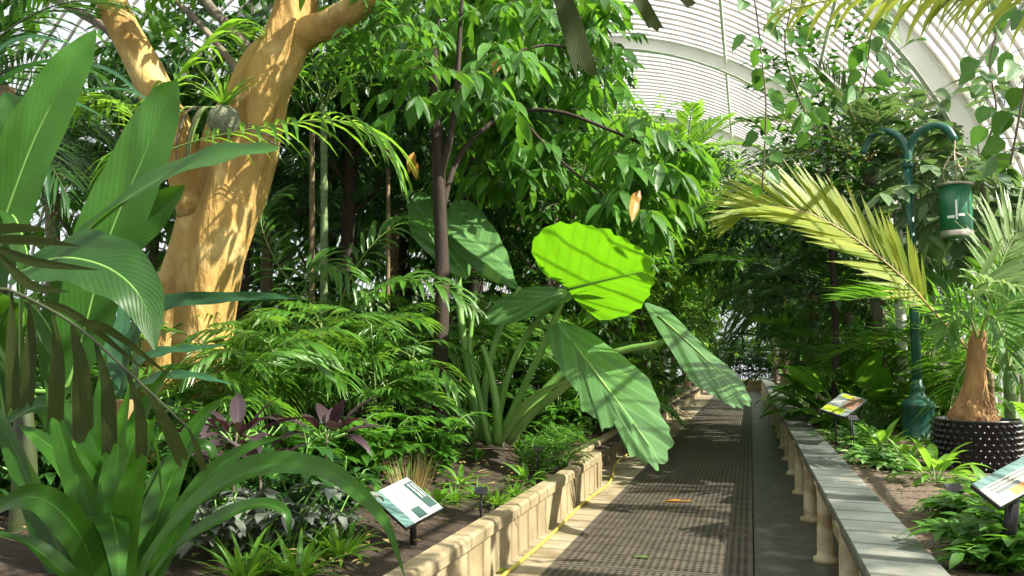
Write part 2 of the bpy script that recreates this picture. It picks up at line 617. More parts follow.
def canes(name, label, cat, n, h, FL, LL, LW, nf=5, mats=('mid', 'rachis'), tmat='cane', r=.012, group=None, spread=.35):
    """a clump of thin canes, each cane carrying small fronds"""
    root = thing(name, label, cat, (0, 0, 0), group)
    ms = []
    for k in range(3):
        mb = MB()
        frond(mb, arch(FL, 0, .9 + .5 * k), 9 + k, LL, LW, Z, 55, 1.7, .22, .1, 0, 1, .006, n=4)
        ms.append(mb.mesh('frond', mats))
    for c in range(n):
        a = c * 2.4 + U(-.4, .4)
        rr = spread * math.sqrt((c + .5) / n)
        hh = h * U(.55, 1.05)
        b = V((rr * math.cos(a), rr * math.sin(a), 0))
        top = b + V((math.cos(a) * .18 * hh, math.sin(a) * .18 * hh, hh))
        S = spline([b, b.lerp(top, .5) - V((math.cos(a), math.sin(a), 0)) * .05, top], 14)
        mb = MB()
        tube(mb, S, [r, r * .6], 6, 0, True, lambda t, an: 1 + .14 * (int(t * 14 + .5) % 3 == 0))
        cane = mb.build('cane', tmat, root)
        az = U(0, 6)
        for k in range(nf):
            az += 2.4
            q = S[14 - int(k * 9 / nf)]
            place('frond', ms[k % 3], cane, q, (U(-.2, .2), -U(.2, .9), az), U(.8, 1.15))
    return root


def shrub(name, label, cat, h, r, nst, LL, LW, prof=p_lance, mat='mid', smat='bark_brown', nl=7, sp=26, ldroop=.7, group=None, hang=.1, flat=1, n=3):
    root = thing(name, label, cat, (0, 0, 0), group)
    st, fo = MB(), MB()
    tips = []
    for k in range(nst):
        a = k * 2.4 + U(-.3, .3)
        rr = r * math.sqrt((k + .5) / nst)
        top = V((rr * math.cos(a), rr * math.sin(a), h * U(.6, 1) * (1 - .35 * (rr / r) ** 2)))
        S = spline([V((top.x * .08, top.y * .08, -.05)), V((top.x * .4, top.y * .4, top.z * .55)), top], 8)
        tube(st, S, [.012, .005], 5, 0)
        tips.append(S)
    for k in range(sp):
        S = tips[k % nst]
        b = S[rng.randint(2, 8)]
        a = U(0, 2 * PI)
        d = V((math.cos(a), math.sin(a), U(-.1, .9))) + V((b.x, b.y, 0)) * (.8 / max(r, .1))
        sprig(fo, b, d, U(.18, .4) * max(.6, r), nl, LL, LW, .4, ldroop, prof, 0, 1, .004, n=n, hang=hang)
    st.build('stems', smat, root)
    fo.build('foliage', [mat, smat], root)
    return root


def tree(name, label, cat, h, tr, blobs, LL, LW, prof=p_lance, mat='mid', bmat='bark_grey', nl=8, group=None, hang=.35, droop=.8, ldroop=.8, twl=(.3, .6), lean=0):
    """trunk, branches to each crown mass, foliage"""
    root = thing(name, label, cat, (0, 0, 0), group)
    tb = MB()
    S = spline([(0, 0, -.2), (U(-.1, .1), U(-.1, .1), h * .35), (U(-.12, .12), U(-.12, .12), h * .7), (lean, 0, h)], 16)
    tube(tb, S, [tr * 1.3, tr, tr * .8, tr * .45], 9, 0, True, lambda t, a: 1 + .06 * math.sin(3 * a + t * 7))
    tb.build('trunk', bmat, root)
    fo = MB()
    for (c, r, ns) in blobs:
        c = V(c)
        st = S[min(15, max(5, int(16 * min(1, c.z / h) * .75)))]
        bb = MB()
        tube(bb, spline([st, st.lerp(c, .5) + V((0, 0, -.1)), c], 8), [tr * .4, tr * .12], 6, 0)
        bb.build('branch', bmat, root)
        for k in range(ns):
            while True:
                q = V((U(-1, 1), U(-1, 1), U(-1, 1)))
                if .25 < q.length < 1:
                    break
            d = q.normalized() + V((0, 0, .25)) + V((U(-.5, .5), U(-.5, .5), U(-.3, .3)))
            b = c + V((q.x * r[0], q.y * r[1], q.z * r[2]))
            sprig(fo, b, d, U(*twl), nl, LL, LW, droop, ldroop, prof, 0, 1, .006, hang=hang)
    fo.build('foliage', [mat, bmat], root)
    return root
#==BODY==
# ------------------------------------------------------------------ setting
CX, R0, ZC = -4.0, 7.8, 1.8          # vault: centre line, radius, springing height
YB, YE = -7.0, 46.0
GL, GR = .36, .62                    # soil levels, left and right bed
XK = -1.85


def arc(a, r=R0):
    return V((CX + r * math.cos(a), 0, ZC + r * math.sin(a)))


# floor: stone margins, the pit below the gratings, the dark strip
mb = MB()
box(mb, -3.0, YB, -.45, -1.52, YE, 0)
fl = struct(mb.build('floor', 'paving', None, False))
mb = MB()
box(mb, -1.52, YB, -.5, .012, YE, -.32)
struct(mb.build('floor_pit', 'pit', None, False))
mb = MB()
box(mb, .012, YB, -.45, .80, YE, 0)
struct(mb.build('floor_strip', 'slate', None, False))
mb = MB()
box(mb, -1.525, YB, -.05, -1.505, YE, .004)
box(mb, -.003, YB, -.05, .018, YE, .008)
struct(mb.build('trim_1', 'iron', None, False))


def bed(name, mat, x0, x1, ny, nx, y0, y1, z0, mound):
    m = MB()
    vs, fs = [], []
    for j in range(ny + 1):
        for i in range(nx + 1):
            x = x0 + (x1 - x0) * i / nx
            y = y0 + (y1 - y0) * j / ny
            z = z0 + mound * math.sin(PI * min(1, abs(x - (x0 if abs(x0) < abs(x1) else x1)) / 5)) + .025 * math.sin(x * 5.1 + y * 2.3) * math.sin(y * 3.7 - x) + U(-.012, .012)
            vs.append(V((x, y, z)))
    for j in range(ny):
        for i in range(nx):
            a = j * (nx + 1) + i
            fs.append((a, a + 1, a + nx + 2, a + nx + 1))
    m.add(vs, fs)
    return struct(m.build(name, mat))


bed('ground', 'soil', -11.8, XK - .1, 180, 34, YB, YE, GL - .02, .18)
bed('ground_gravel', 'gravel', .74, 3.85, 180, 12, YB, YE, GR - .03, .03)

# stone kerb of the left bed, coping with a rounded lip, stepping back beyond the corner
mb = MB()
for (xa, y0, y1) in ((XK, YB, 10.3), (XK - .27, 10.3, 42.0)):
    box(mb, xa - .13, y0, -.1, xa, y1, .30, 0)
    y = y0
    while y < y1 - .01:
        e = min(y1, y + 1.8)
        box(mb, xa - .135, y + .003, .30, xa + .022, e - .003, .41, 0, .022)
        y = e
box(mb, XK - .42, 10.15, -.1, XK + .02, 10.40, .412, 0, .015)
struct(mb.build('wall_left', 'stone', None, False))
mb = MB()
box(mb, XK - .6, 42.0, -.1, .9, 42.4, .42, 0, .02)
box(mb, XK - .64, 41.95, .42, .9, 42.45, .55, 0, .02)
struct(mb.build('wall_back', 'stone', None, False))
mb = MB()
box(mb, .70, YB, -.1, .78, 42.0, .60)
struct(mb.build('wall_right', 'cream', None, False))

# roof ribs, purlins, glazing bars and glass
A0, A1 = 0.0, PI
for i, y in enumerate((-1.4, 5.6, 12.6, 19.6, 26.6, 33.6, 40.6)):
    mb = MB()
    n = 40
    vs, fs = [], []
    for k in range(n + 1):
        a = A0 + (A1 - A0) * k / n
        for (r, w) in ((R0 - .02, .09), (R0 - .05, .02), (R0 - .30, .02), (R0 - .33, .09)):
            for s in (-1, 1):
                q = arc(a, r)
                vs.append(V((q.x, y + s * w, q.z)))
    for k in range(n):
        o = k * 8
        ring = (0, 1, 3, 5, 7, 6, 4, 2)
        for j in range(8):
            a_, b_ = ring[j], ring[(j + 1) % 8]
            fs.append((o + a_, o + b_, o + 8 + b_, o + 8 + a_))
    mb.add(vs, fs)
    for xx in (CX + R0 - .16, CX - R0 + .16):
        box(mb, xx - .13, y - .09, 0, xx + .13, y + .09, ZC)
    struct(mb.build('trim_%d' % (i + 2), 'white', None, False))
mb = MB()
for adeg in (10, 27, 45, 62, 84.5, 95.5, 118, 135, 153, 170):
    q = arc(math.radians(adeg), R0 - .12)
    tube(mb, [V((q.x, YB, q.z)), V((q.x, YE, q.z))], .035, 6)
struct(mb.build('trim_20', 'white'))
mb = MB()
y = YB
while y < YE:
    n = 36
    vs, fs = [], []
    for k in range(n + 1):
        a = A0 + (A1 - A0) * k / n
        for r in (R0 + .012, R0 - .032):
            q = arc(a, r)
            for s in (-1, 1):
                vs.append(V((q.x, y + s * .011, q.z)))
    for k in range(n):
        o = k * 4
        for a_, b_ in ((0, 1), (1, 3), (3, 2), (2, 0)):
            fs.append((o + a_, o + b_, o + 4 + b_, o + 4 + a_))
    mb.add(vs, fs)
    for xx in (CX + R0 - .02, CX - R0 + .02):
        box(mb, xx - .03, y - .014, .7, xx + .03, y + .014, ZC)
    y += .31
struct(mb.build('trim_21', 'bar', None, False))
mb = MB()
n = 40
vs, fs = [], []
for k in range(n + 1):
    q = arc(A0 + (A1 - A0) * k / n, R0 + .004)
    vs += [V((q.x, YB, q.z)), V((q.x, YE, q.z))]
for k in range(n):
    fs.append((2 * k, 2 * k + 1, 2 * k + 3, 2 * k + 2))
mb.add(vs, fs)
struct(mb.build('ceiling', 'glass'))
for nm, xx in (('window_1', CX + R0), ('window_2', CX - R0)):
    mb = MB()
    mb.add([V((xx, YB, .7)), V((xx, YE, .7)), V((xx, YE, ZC)), V((xx, YB, ZC))], [(0, 1, 2, 3)])
    struct(mb.build(nm, 'glass', None, False))
    mb = MB()
    s = 1 if xx > 0 else -1
    box(mb, xx - .12, YB, -.4, xx + .12, YE, .70)
    box(mb, xx - .16, YB, .70, xx + .16, YE, .76)
    struct(mb.build('wall_outer_right' if s > 0 else 'wall_outer_left', 'cream', None, False))
for nm, yy in (('window_3', YE), ('window_4', YB)):
    mb = MB()
    vs = [V((CX - R0, yy, 0)), V((CX + R0, yy, 0))]
    for k in range(41):
        q = arc(A1 * k / 40)
        vs.append(V((q.x, yy, q.z)))
    mb.add(vs, [tuple(range(len(vs)))])
    struct(mb.build(nm, 'glass', None, False))
    mb = MB()
    x = CX - R0 + .3
    while x < CX + R0:
        top = ZC + math.sqrt(max(0, R0 ** 2 - (x - CX) ** 2))
        box(mb, x - .02, yy - .03, 0, x + .02, yy + .03, top)
        x += .6
    struct(mb.build('window_frame_%d' % (1 if yy > 0 else 2), 'bar', None, False))

# floor gratings, real holes
PITCH, NC = .055, 26


def grating_mesh():
    m = MB()
    S = 1.485
    b = (S - NC * PITCH) / 2
    z0, z1 = -.022, 0.0
    r, rr = PITCH * .38, PITCH / 2
    ob = [(1, 0), (1, 1), (0, 1), (-1, 1), (-1, 0), (-1, -1), (0, -1), (1, -1)]
    for i in range(NC):
        for j in range(NC):
            cx, cy = b + (i + .5) * PITCH, b + (j + .5) * PITCH
            vs = [V((cx + x * rr, cy + y * rr, z1)) for x, y in ob]
            inn = [(math.cos(k * PI / 4) * r, math.sin(k * PI / 4) * r * .86) for k in range(8)]
            vs += [V((cx + x, cy + y, z1)) for x, y in inn]
            vs += [V((cx + x, cy + y, z0)) for x, y in inn]
            fs = []
            for k in range(8):
                k2 = (k + 1) % 8
                fs.append((k, k2, 8 + k2, 8 + k))
                fs.append((8 + k, 8 + k2, 16 + k2, 16 + k))
            m.add(vs, fs)
    for (x0, y0, x1, y1) in ((0, 0, S, b), (0, S - b, S, S), (0, b, b, S - b), (S - b, b, S, S - b)):
        box(m, x0, y0, z0, x1, y1, z1 + .001)
    return m


g = None
GL_TXT = 'square iron grating panel pierced by rows of round holes, set in the walkway'
for k in range(29):
    y = -1.1 + 1.5 * k
    if g is None:
        g = grating_mesh().build('floor_grating', 'iron', None, False)
        tag(g, GL_TXT, 'floor grating', 'iron gratings in the walkway floor')
        g.location = (-1.5, y, 0)
    else:
        o = g.copy()
        COL.objects.link(o)
        o.location = (-1.5, y, 0)

# slate-topped ledge on cream columns along the right bed
ledge = thing('stone_ledge', 'long low slate-topped ledge on cream columns, along the right of the walkway', 'ledge', (.62, 3, 0))
y = 1.2
while y < 41.9:
    mb = MB()
    box(mb, .465, y + .002, .635, .80, y + 2.395, .68, 0, .006)
    mb.build('slab', 'slab', ledge, False)
    y += 2.4
mb = MB()
box(mb, .49, 1.2, .56, .53, 42, .634)
mb.build('rail', 'slate', ledge, False)
y = 2.0
while y < 41.5:
    mb = MB()
    lathe(mb, [(.095, 0), (.095, .035), (.066, .05), (.060, .09), (.064, .12), (.055, .35), (.050, .58), (.068, .60), (.068, .634)], (.535, y, 0), 14)
    mb.build('column', 'cream', ledge)
    y += 1.68

# hose
mb = MB()
hp = [(XK + .09, 3.0, .02), (XK + .07, 5, .02), (XK + .10, 7, .02), (XK + .06, 9, .02), (XK + .09, 10.6, .02), (XK - .12, 12.5, .03), (XK - .10, 14.5, .03), (XK - .12, 15.2, .12), (XK - .19, 15.6, .46), (XK - .3, 16.2, .5), (XK - .22, 17.2, .47), (XK - .18, 17.6, .30), (XK - .1, 18, .03), (XK - .14, 21, .03)]
tube(mb, spline(hp, 90), .014, 7)
tag(mb.build('garden_hose', 'hose'), 'yellow garden hose lying along the foot of the stone kerb', 'hose')

# fallen leaves on the path
for (px, py, L, W, az, mt, lab) in ((678, 501, .34, .09, 0.1, 'autumn', 'large brown fallen leaf lying on the grating in mid walkway'),
                                    (586, 503, .15, .10, .8, 'autumn', 'small tan fallen leaf on the stone margin by the hose'),
                                    (608, 478, .17, .10, .4, 'yellow', 'yellow-green fallen leaf against the kerb near the corner block'),
                                    (643, 557, .17, .045, -.1, 'pale', 'narrow pale fallen leaf on the nearest gratings'),
                                    (499, 571, .20, .09, .7, 'gold', 'yellow fallen leaf by the hose at the picture bottom')):
    p = PG(px, py, .012)
    mb = MB()
    d = V((math.cos(az), math.sin(az), .02))
    leaf(mb, p - d * L / 2, d, L, W, Z, p_lance, .0, .25, 8, 2, .06, 2)
    tag(mb.build('fallen_leaf', mt), lab, 'fallen leaf')

# ------------------------------------------------------------------ light
w = bpy.data.worlds.new('world')
sc.world = w
w.use_nodes = True
bg = w.node_tree.nodes['Background']
bg.inputs[0].default_value = (.93, .97, 1, 1)
bg.inputs[1].default_value = .95
sd = bpy.data.lights.new('sun', 'SUN')
sd.energy = 13.5
sd.angle = .009
sd.color = (1, .93, .80)
so = bpy.data.objects.new('sun', sd)
COL.objects.link(so)
so.location = (20, 8, 25)
SUN = V((.70, -.08, .68)).normalized()
so.rotation_euler = SUN.to_track_quat('Z', 'Y').to_euler()
sc.view_settings.view_transform = 'Standard'
sc.view_settings.look = 'None'
sc.view_settings.gamma = 1
sc.view_settings.use_curve_mapping = False
sc.view_settings.exposure = 0.3
sc.cycles.max_bounces = 7
sc.cycles.diffuse_bounces = 4
sc.cycles.glossy_bounces = 2
sc.cycles.transparent_max_bounces = 8
sc.cycles.sample_clamp_indirect = 6
sc.cycles.use_denoising = True
# ------------------------------------------------------------------ hero plants
TOCAM = -cF


def hp(L):
    return [P(*q) for q in L]


def hleaf(mb, pts, wpx, face, prof=p_strap, n=14, cols=2, fold=.15, wave=0, wf=3, tone=.5, mat=0, jag=0):
    """a leaf along a spline of (px, py, Y); width in pixels at its middle"""
    S = spline(hp(pts), n)
    W = wpx * mpp(S[n // 2])
    sheet(mb, S, W, face, prof, fold, cols, wave, wf, tone, mat, jag)
    return S


def gz(x, y):
    return (GL + .18 * math.sin(PI * min(1, abs(x - XK) / 5))) if x < 0 else GR - .035


def GX(px, Y, py=400):
    r = ray(px, py)
    x = r.x / r.y * Y
    return V((x, Y, gz(x, Y) - .01))


# --- golden-barked tree
gb = GX(196, 7.6)
gt = thing('golden_barked_tree', 'big leaning tree with smooth golden fluted bark, left side of the picture', 'tree', gb)
mb = MB()
TP = [P(192, 440, 7.6), P(196, 360, 7.6), P(209, 270, 7.6), P(226, 195, 7.6), P(243, 135, 7.6), P(261, 92, 7.6), P(280, 52, 7.6), P(291, 18, 7.6), P(297, -30, 7.6)]
TP[0].z = gb.z - .1
tw = [50, 40, 38, 37, 36, 31, 25, 21, 18]


def flute(t, a):
    q = V((math.cos(a) * 1.1, math.sin(a) * 1.1, t * 3.2))
    q2 = V((math.cos(a) * 2.6, math.sin(a) * 2.6, t * 9))
    return 1 + .06 * math.sin(3 * a + 5 * t) + .28 * noise.noise(q) + .13 * noise.noise(q2) - .10 * max(0, math.sin(4 * a + 3 * t + 3 * noise.noise(q))) ** 6


S = spline(TP, 110)
tube(mb, S, [x * mpp(TP[3]) for x in tw], 64, 0, True, flute)
mb.build('trunk', 'bark_gold', gt)
for pts, r0, r1, bm in (([(284, 44, 7.6), (312, 30, 7.6), (345, 16, 7.5), (400, -30, 7.4), (450, -80, 7.3)], 17, 9, 'bark_gold'),
                        ([(200, 215, 7.5), (182, 150, 7.4), (160, 100, 7.2), (140, 62, 7.1), (122, 25, 7.0), (105, -20, 6.9), (95, -80, 6.8)], 20, 13, 'bark_gold'),
                        ([(143, 72, 7.1), (110, 32, 7.3), (75, 10, 7.5), (40, -8, 7.7), (0, -40, 7.9)], 5, 4, 'bark_grey'),
                        ([(270, 85, 7.8), (245, 45, 8.1), (215, 12, 8.4), (190, -20, 8.6)], 6, 5, 'bark_grey'),
                        ([(262, 100, 7.8), (205, 30, 8.0), (165, -10, 8.2)], 4, 3, 'bark_grey')):
    mb = MB()
    S = spline(hp(pts), 30)
    tube(mb, S, [r0 * mpp(S[0]), r1 * mpp(S[0])], 18, 0, True, lambda t, a: 1 + .12 * noise.noise(V((math.cos(a), math.sin(a), t * 6))) + .05 * math.sin(3 * a + 9 * t))
    mb.build('branch', bm, gt)


def fill(mb, rect, Yr, n, L, LL, LW, nl=7, prof=p_lance, mat=0, tmat=1, droop=.8, ldroop=.9, hang=.5, up=.1, tone=(0, 1), nn=3):
    x0, y0, x1, y1 = rect
    for k in range(n):
        b = P(U(x0, x1), U(y0, y1), U(*Yr))
        a = U(0, 2 * PI)
        sprig(mb, b, V((math.cos(a), math.sin(a), up + U(-.3, .3))), L * U(.7, 1.2), nl, LL, LW, droop, ldroop, prof, mat, tmat, .005, hang=hang, tonea=tone, n=nn)


mb = MB()
fill(mb, (330, -60, 440, 70), (7.2, 8.6), 70, .5, .20, .085, 8, p_ovate, hang=.6)
fill(mb, (200, -120, 420, -20), (6.8, 9), 90, .5, .20, .085, 8, p_ovate, hang=.6)
fill(mb, (20, -100, 240, 20), (6.5, 9.5), 80, .5, .18, .08, 8, p_ovate, hang=.5)
mb.build('foliage', ['mid', 'bark_grey'], gt)

# --- air plant in the fork
ep = P(224, 118, 7.15)
et = thing('air_plant', 'air plant with a mossy root ball tied in the fork of the golden tree', 'plant', ep)
mb = MB()
lathe(mb, [(.02, -.17), (.11, -.14), (.17, -.04), (.16, .06), (.10, .13), (.02, .15)], ep + V((0, 0, -.02)), 16)
mb.build('root_ball', 'moss', et)
for k in range(9):
    mb = MB()
    a = U(0, 6.3)
    sgx = U(-22, 4)
    q = [(222 + U(-12, 8), 112, 7.1), (205 + sgx, 108, 7.0), (192 + sgx, 135, 7.0), (188 + sgx * .9, 165 + U(-10, 25), 7.05)]
    S = spline(hp(q), 10)
    tube(mb, S, [.012, .014, .004], 5)
    mb.build('hanging_root', 'stalk_pale' if k % 2 else 'bark_grey', et)
for k in range(22):
    mb = MB()
    a = k * 2.4
    leaf(mb, ep + V((0, 0, .12)), V((math.cos(a), math.sin(a), U(.5, 2.2))), U(.35, .7), .035, Z, p_grass, U(.4, 1.1), .3, 6)
    mb.build('leaf', 'bright', et)
mb = MB()
for dz, dd in ((0, 0), (.05, .02), (.1, -.01)):
    S = spline([P(246, 128, 7.0) + V((0, 0, dz * .5)), P(262, 138, 7.15) + V((0, 0, dz)), P(288, 150, 7.35) + V((0, 0, dz + dd))], 8)
    tube(mb, S, .007, 5)
tag(mb.build('tie_wire', 'blackmetal'), 'dark wire ties strapped round the golden trunk', 'wire')

# --- palm frond crossing the golden trunk
pt = P(142, 160, 6.4)
cp = thing('arching_palm', 'slim palm whose light green fronds arch across the golden trunk', 'palm', (pt.x, pt.y, GL))
mb = MB()
tube(mb, spline([V((pt.x, pt.y, GL - .1)), V((pt.x + .02, pt.y, 2)), pt], 14), [.035, .022], 8)
mb.build('trunk', 'cane', cp)
for rp, nl, LL in (([(142, 160, 6.4), (200, 140, 6.4), (265, 127, 6.3), (330, 120, 6.3), (372, 134, 6.3), (396, 168, 6.35)], 24, .72),
                   ([(142, 160, 6.4), (135, 120, 6.5), (110, 100, 6.6), (60, 110, 6.7)], 18, .6),
                   ([(142, 160, 6.4), (170, 90, 6.7), (215, 40, 7.0), (255, 30, 7.2)], 18, .6),
                   ([(142, 160, 6.4), (135, 150, 5.9), (115, 165, 5.7), (95, 200, 5.6)], 16, .5)):
    mb = MB()
    frond(mb, hp(rp), nl, LL, .052, Z, 50, 1.7, .18, .1, 0, 1, .010, n=5)
    mb.build('frond', ['bright', 'rachis'], cp)

# --- banana-like plant at the left edge
bb = P(25, 470, 4.3)
bp = thing('banana_plant', 'tall plant with big upright paddle leaves at the left edge', 'banana plant', (bb.x, bb.y, GL))
mb = MB()
tube(mb, spline([V((bb.x, bb.y, GL - .05)), bb, P(22, 380, 4.3)], 12), [.09, .075, .05], 12)
mb.build('stem', 'rachis_dark', bp)
fc = (TOCAM + V((.25, 0, .35))).normalized()
for pts, w, prof, fo, tn, f in (
        ([(-22, 300, 4.2), (2, 225, 4.2), (36, 135, 4.2), (72, 68, 4.25), (96, 30, 4.3)], 54, p_ban, .22, .85, fc),
        ([(68, 385, 4.4), (84, 330, 4.4), (108, 240, 4.4), (140, 165, 4.45), (164, 105, 4.5), (177, 80, 4.5)], 60, p_ban, .25, .55, fc),
        ([(38, 275, 4.2), (85, 232, 4.1), (140, 190, 4.05), (200, 162, 4.0), (245, 152, 4.0), (280, 149, 4.0)], 52, p_ban, .15, .5, (V((.1, -.62, .7)))),
        ([(22, 272, 3.8), (60, 258, 3.75), (108, 268, 3.7), (142, 300, 3.7), (155, 350, 3.7)], 84, p_ovate, .12, .05, V((-.2, -.65, .7))),
        ([(-30, 230, 4.6), (0, 170, 4.6), (14, 120, 4.6), (4, 92, 4.6)], 46, p_ban, .3, .15, fc),
        ([(-20, 330, 4.0), (0, 250, 4.0), (12, 215, 4.0), (28, 262, 3.9), (20, 300, 3.9)], 40, p_ban, .3, .15, fc),
        ([(55, 400, 4.5), (70, 330, 4.6), (96, 260, 4.7), (150, 215, 4.8), (185, 185, 4.8)], 56, p_ban, .2, .2, fc),
        ([(5, 420, 4.4), (-5, 340, 4.3), (20, 300, 4.2), (50, 330, 4.1), (62, 380, 4.1)], 50, p_ban, .25, .0, fc)):
    mb = MB()
    S = hleaf(mb, pts, w, f, prof, 22, 3, fo, .035, 4, tn)
    lf = mb.build('leaf', 'banana', bp)
    r0 = .011
    rb = MB()
    st = P(22, 390, 4.3)
    tube(rb, spline([st, st.lerp(S[0], .6) + V((0, 0, -.03)), S[0]], 6) + [q - (V(f).normalized() * .006) for q in S[1:20]], [.018, .012, .003], 5)
    rb.build('midrib', 'stalk', lf)

# --- strap-leaved lily at the lower left
cb = P(118, 640, 3.5)
cp = thing('strap_leaf_lily', 'large strap-leaved lily filling the lower left corner', 'lily', (cb.x, cb.y, GL))
fu = (TOCAM * .6 + V((0, 0, .8))).normalized()
for pts, w, tn, f, wv in (
        ([(118, 620, 3.5), (113, 545, 3.5), (110, 512, 3.45), (117, 540, 3.2), (120, 600, 3.0)], 46, .2, fu, .02),
        ([(118, 640, 3.6), (98, 520, 3.7), (72, 440, 3.8), (45, 405, 3.85), (2, 430, 3.8), (-20, 470, 3.8)], 36, .4, fu, .03),
        ([(122, 620, 3.5), (112, 540, 3.6), (75, 470, 3.7), (42, 440, 3.7), (18, 425, 3.7)], 34, .5, fu, .04),
        ([(122, 620, 3.5), (118, 520, 3.6), (130, 450, 3.75), (148, 425, 3.8), (158, 450, 3.75), (163, 505, 3.7)], 26, .55, fu, .04),
        ([(126, 620, 3.5), (128, 520, 3.5), (140, 460, 3.5), (156, 415, 3.5)], 30, .9, TOCAM, .03),
        ([(124, 620, 3.5), (115, 520, 3.55), (118, 450, 3.6), (130, 385, 3.6)], 34, .75, TOCAM, .03),
        ([(130, 620, 3.4), (150, 560, 3.4), (195, 505, 3.4), (260, 467, 3.4), (318, 468, 3.4), (352, 488, 3.35), (385, 522, 3.3), (405, 578, 3.3)], 30, .65, V((.0, -.35, 1)), .06),
        ([(130, 620, 3.3), (165, 560, 3.3), (215, 522, 3.25), (255, 505, 3.2), (285, 512, 3.2), (290, 545, 3.2)], 22, .35, V((0, -.4, 1)), .06),
        ([(140, 630, 3.6), (168, 550, 3.7), (200, 488, 3.8), (240, 452, 3.9), (285, 436, 3.95)], 26, .5, fu, .06),
        ([(135, 630, 3.6), (150, 540, 3.8), (175, 470, 4.0), (200, 420, 4.1), (222, 398, 4.1)], 30, .5, fu, .04),
        ([(110, 630, 3.4), (85, 545, 3.3), (45, 500, 3.2), (5, 505, 3.2), (-30, 540, 3.2)], 34, .3, fu, .04),
        ([(110, 630, 3.3), (80, 590, 3.1), (30, 545, 3.0), (-20, 530, 2.9)], 30, .2, fu, .04),
        ([(100, 640, 3.3), (60, 600, 3.0), (20, 585, 2.9), (-30, 590, 2.8)], 28, .35, fu, .04),
        ([(112, 620, 3.6), (92, 520, 3.6), (66, 450, 3.6), (45, 380, 3.6)], 34, .6, TOCAM, .03),
        ([(112, 620, 3.7), (106, 500, 3.8), (102, 420, 3.9), (106, 350, 3.9)], 36, .4, TOCAM, .03),
        ([(112, 620, 3.7), (100, 520, 3.8), (80, 430, 3.9), (78, 350, 3.9)], 34, .3, TOCAM, .03),
        ([(115, 620, 3.7), (118, 520, 4.0), (140, 420, 4.2), (175, 360, 4.2)], 34, .15, TOCAM, .03),
        ([(125, 620, 3.6), (150, 510, 3.9), (182, 455, 4.1), (210, 450, 4.2), (215, 500, 4.2)], 24, .3, fu, .05),
        ([(100, 640, 3.5), (55, 540, 3.6), (15, 450, 3.7), (-10, 390, 3.8)], 36, .2, TOCAM, .03)):
    mb = MB()
    hleaf(mb, pts, w, f, p_strap, 22, 2, .32, wv, 3, tn)
    mb.build('leaf', 'strap', cp)

# --- dark fishtail palm standing out of frame on the left, fronds reaching into view
fx = V((-3.5, 2.35, GL))
fp = thing('fishtail_palm', 'dark fishtail palm with drooping jagged leaflets, hanging over the left corner', 'palm', fx)
mb = MB()
tube(mb, spline([fx - V((0, 0, .1)), fx + V((.05, .05, 2)), fx + V((0, 0, 3.3))], 16), [.07, .05], 10)
mb.build('trunk', 'cane_brown', fp)


def fishfrond(rp, leaves, rr=.009):
    m = MB()
    S = spline(rp, 24)
    tube(m, S, [rr, rr * .4], 5, 1)
    for pts, w in leaves:
        S = spline(hp(pts), 6)
        sheet(m, S, w * mpp(S[3]) * (.85 if w > 8 else 1.3), TOCAM, p_fish if w > 8 else p_lance, .12, 2, 0, 2, U(.1, .8), 0, .9 if w > 8 else 0)
    m.build('frond', ['fish', 'rachis_dark'], fp)


top = fx + V((0, 0, 2.2))
fishfrond([top] + hp([(-40, 270, 2.4), (15, 292, 2.4), (75, 325, 2.35), (135, 378, 2.3), (190, 430, 2.3)]),
          [([(12, 292, 2.4), (12, 340, 2.38), (14, 410, 2.36)], 17), ([(30, 300, 2.4), (31, 340, 2.38), (28, 400, 2.36)], 17),
           ([(53, 315, 2.38), (58, 355, 2.36), (56, 420, 2.34)], 20), ([(72, 325, 2.36), (82, 370, 2.34), (84, 432, 2.32)], 26),
           ([(95, 342, 2.35), (108, 390, 2.33), (110, 448, 2.3)], 20), ([(125, 366, 2.32), (140, 410, 2.3), (142, 452, 2.3)], 15),
           ([(142, 385, 2.32), (165, 420, 2.3), (182, 458, 2.3)], 18), ([(188, 428, 2.3), (196, 445, 2.3), (204, 470, 2.3)], 9),
           ([(40, 300, 2.4), (80, 318, 2.42), (150, 375, 2.44)], 7), ([(75, 322, 2.38), (110, 330, 2.4), (175, 380, 2.44)], 7)])
top2 = fx + V((0, 0, 2.7))
fishfrond([top2] + hp([(-60, 215, 2.3), (-30, 228, 2.3), (0, 245, 2.3)]),
          [([(-20, 232, 2.3), (15, 228, 2.3), (50, 230, 2.3)], 8), ([(-15, 240, 2.3), (30, 240, 2.3), (80, 246, 2.3)], 8),
           ([(-10, 245, 2.3), (35, 262, 2.3), (100, 270, 2.3)], 8), ([(-5, 250, 2.3), (30, 285, 2.3), (70, 292, 2.3)], 8)])
top3 = fx + V((0, 0, 3.3))
fishfrond([top3, P(200, -260, 2.4), P(450, -120, 2.5), P(570, -50, 2.5), P(690, -45, 2.5)],
          [([(548, -58, 2.5), (562, -5, 2.5), (584, 66, 2.5)], 26), ([(615, -50, 2.5), (632, -15, 2.5), (655, 27, 2.5)], 16),
           ([(655, -45, 2.5), (668, -20, 2.5), (690, 4, 2.5)], 12), ([(500, -90, 2.5), (520, -50, 2.5), (535, -8, 2.5)], 16)])

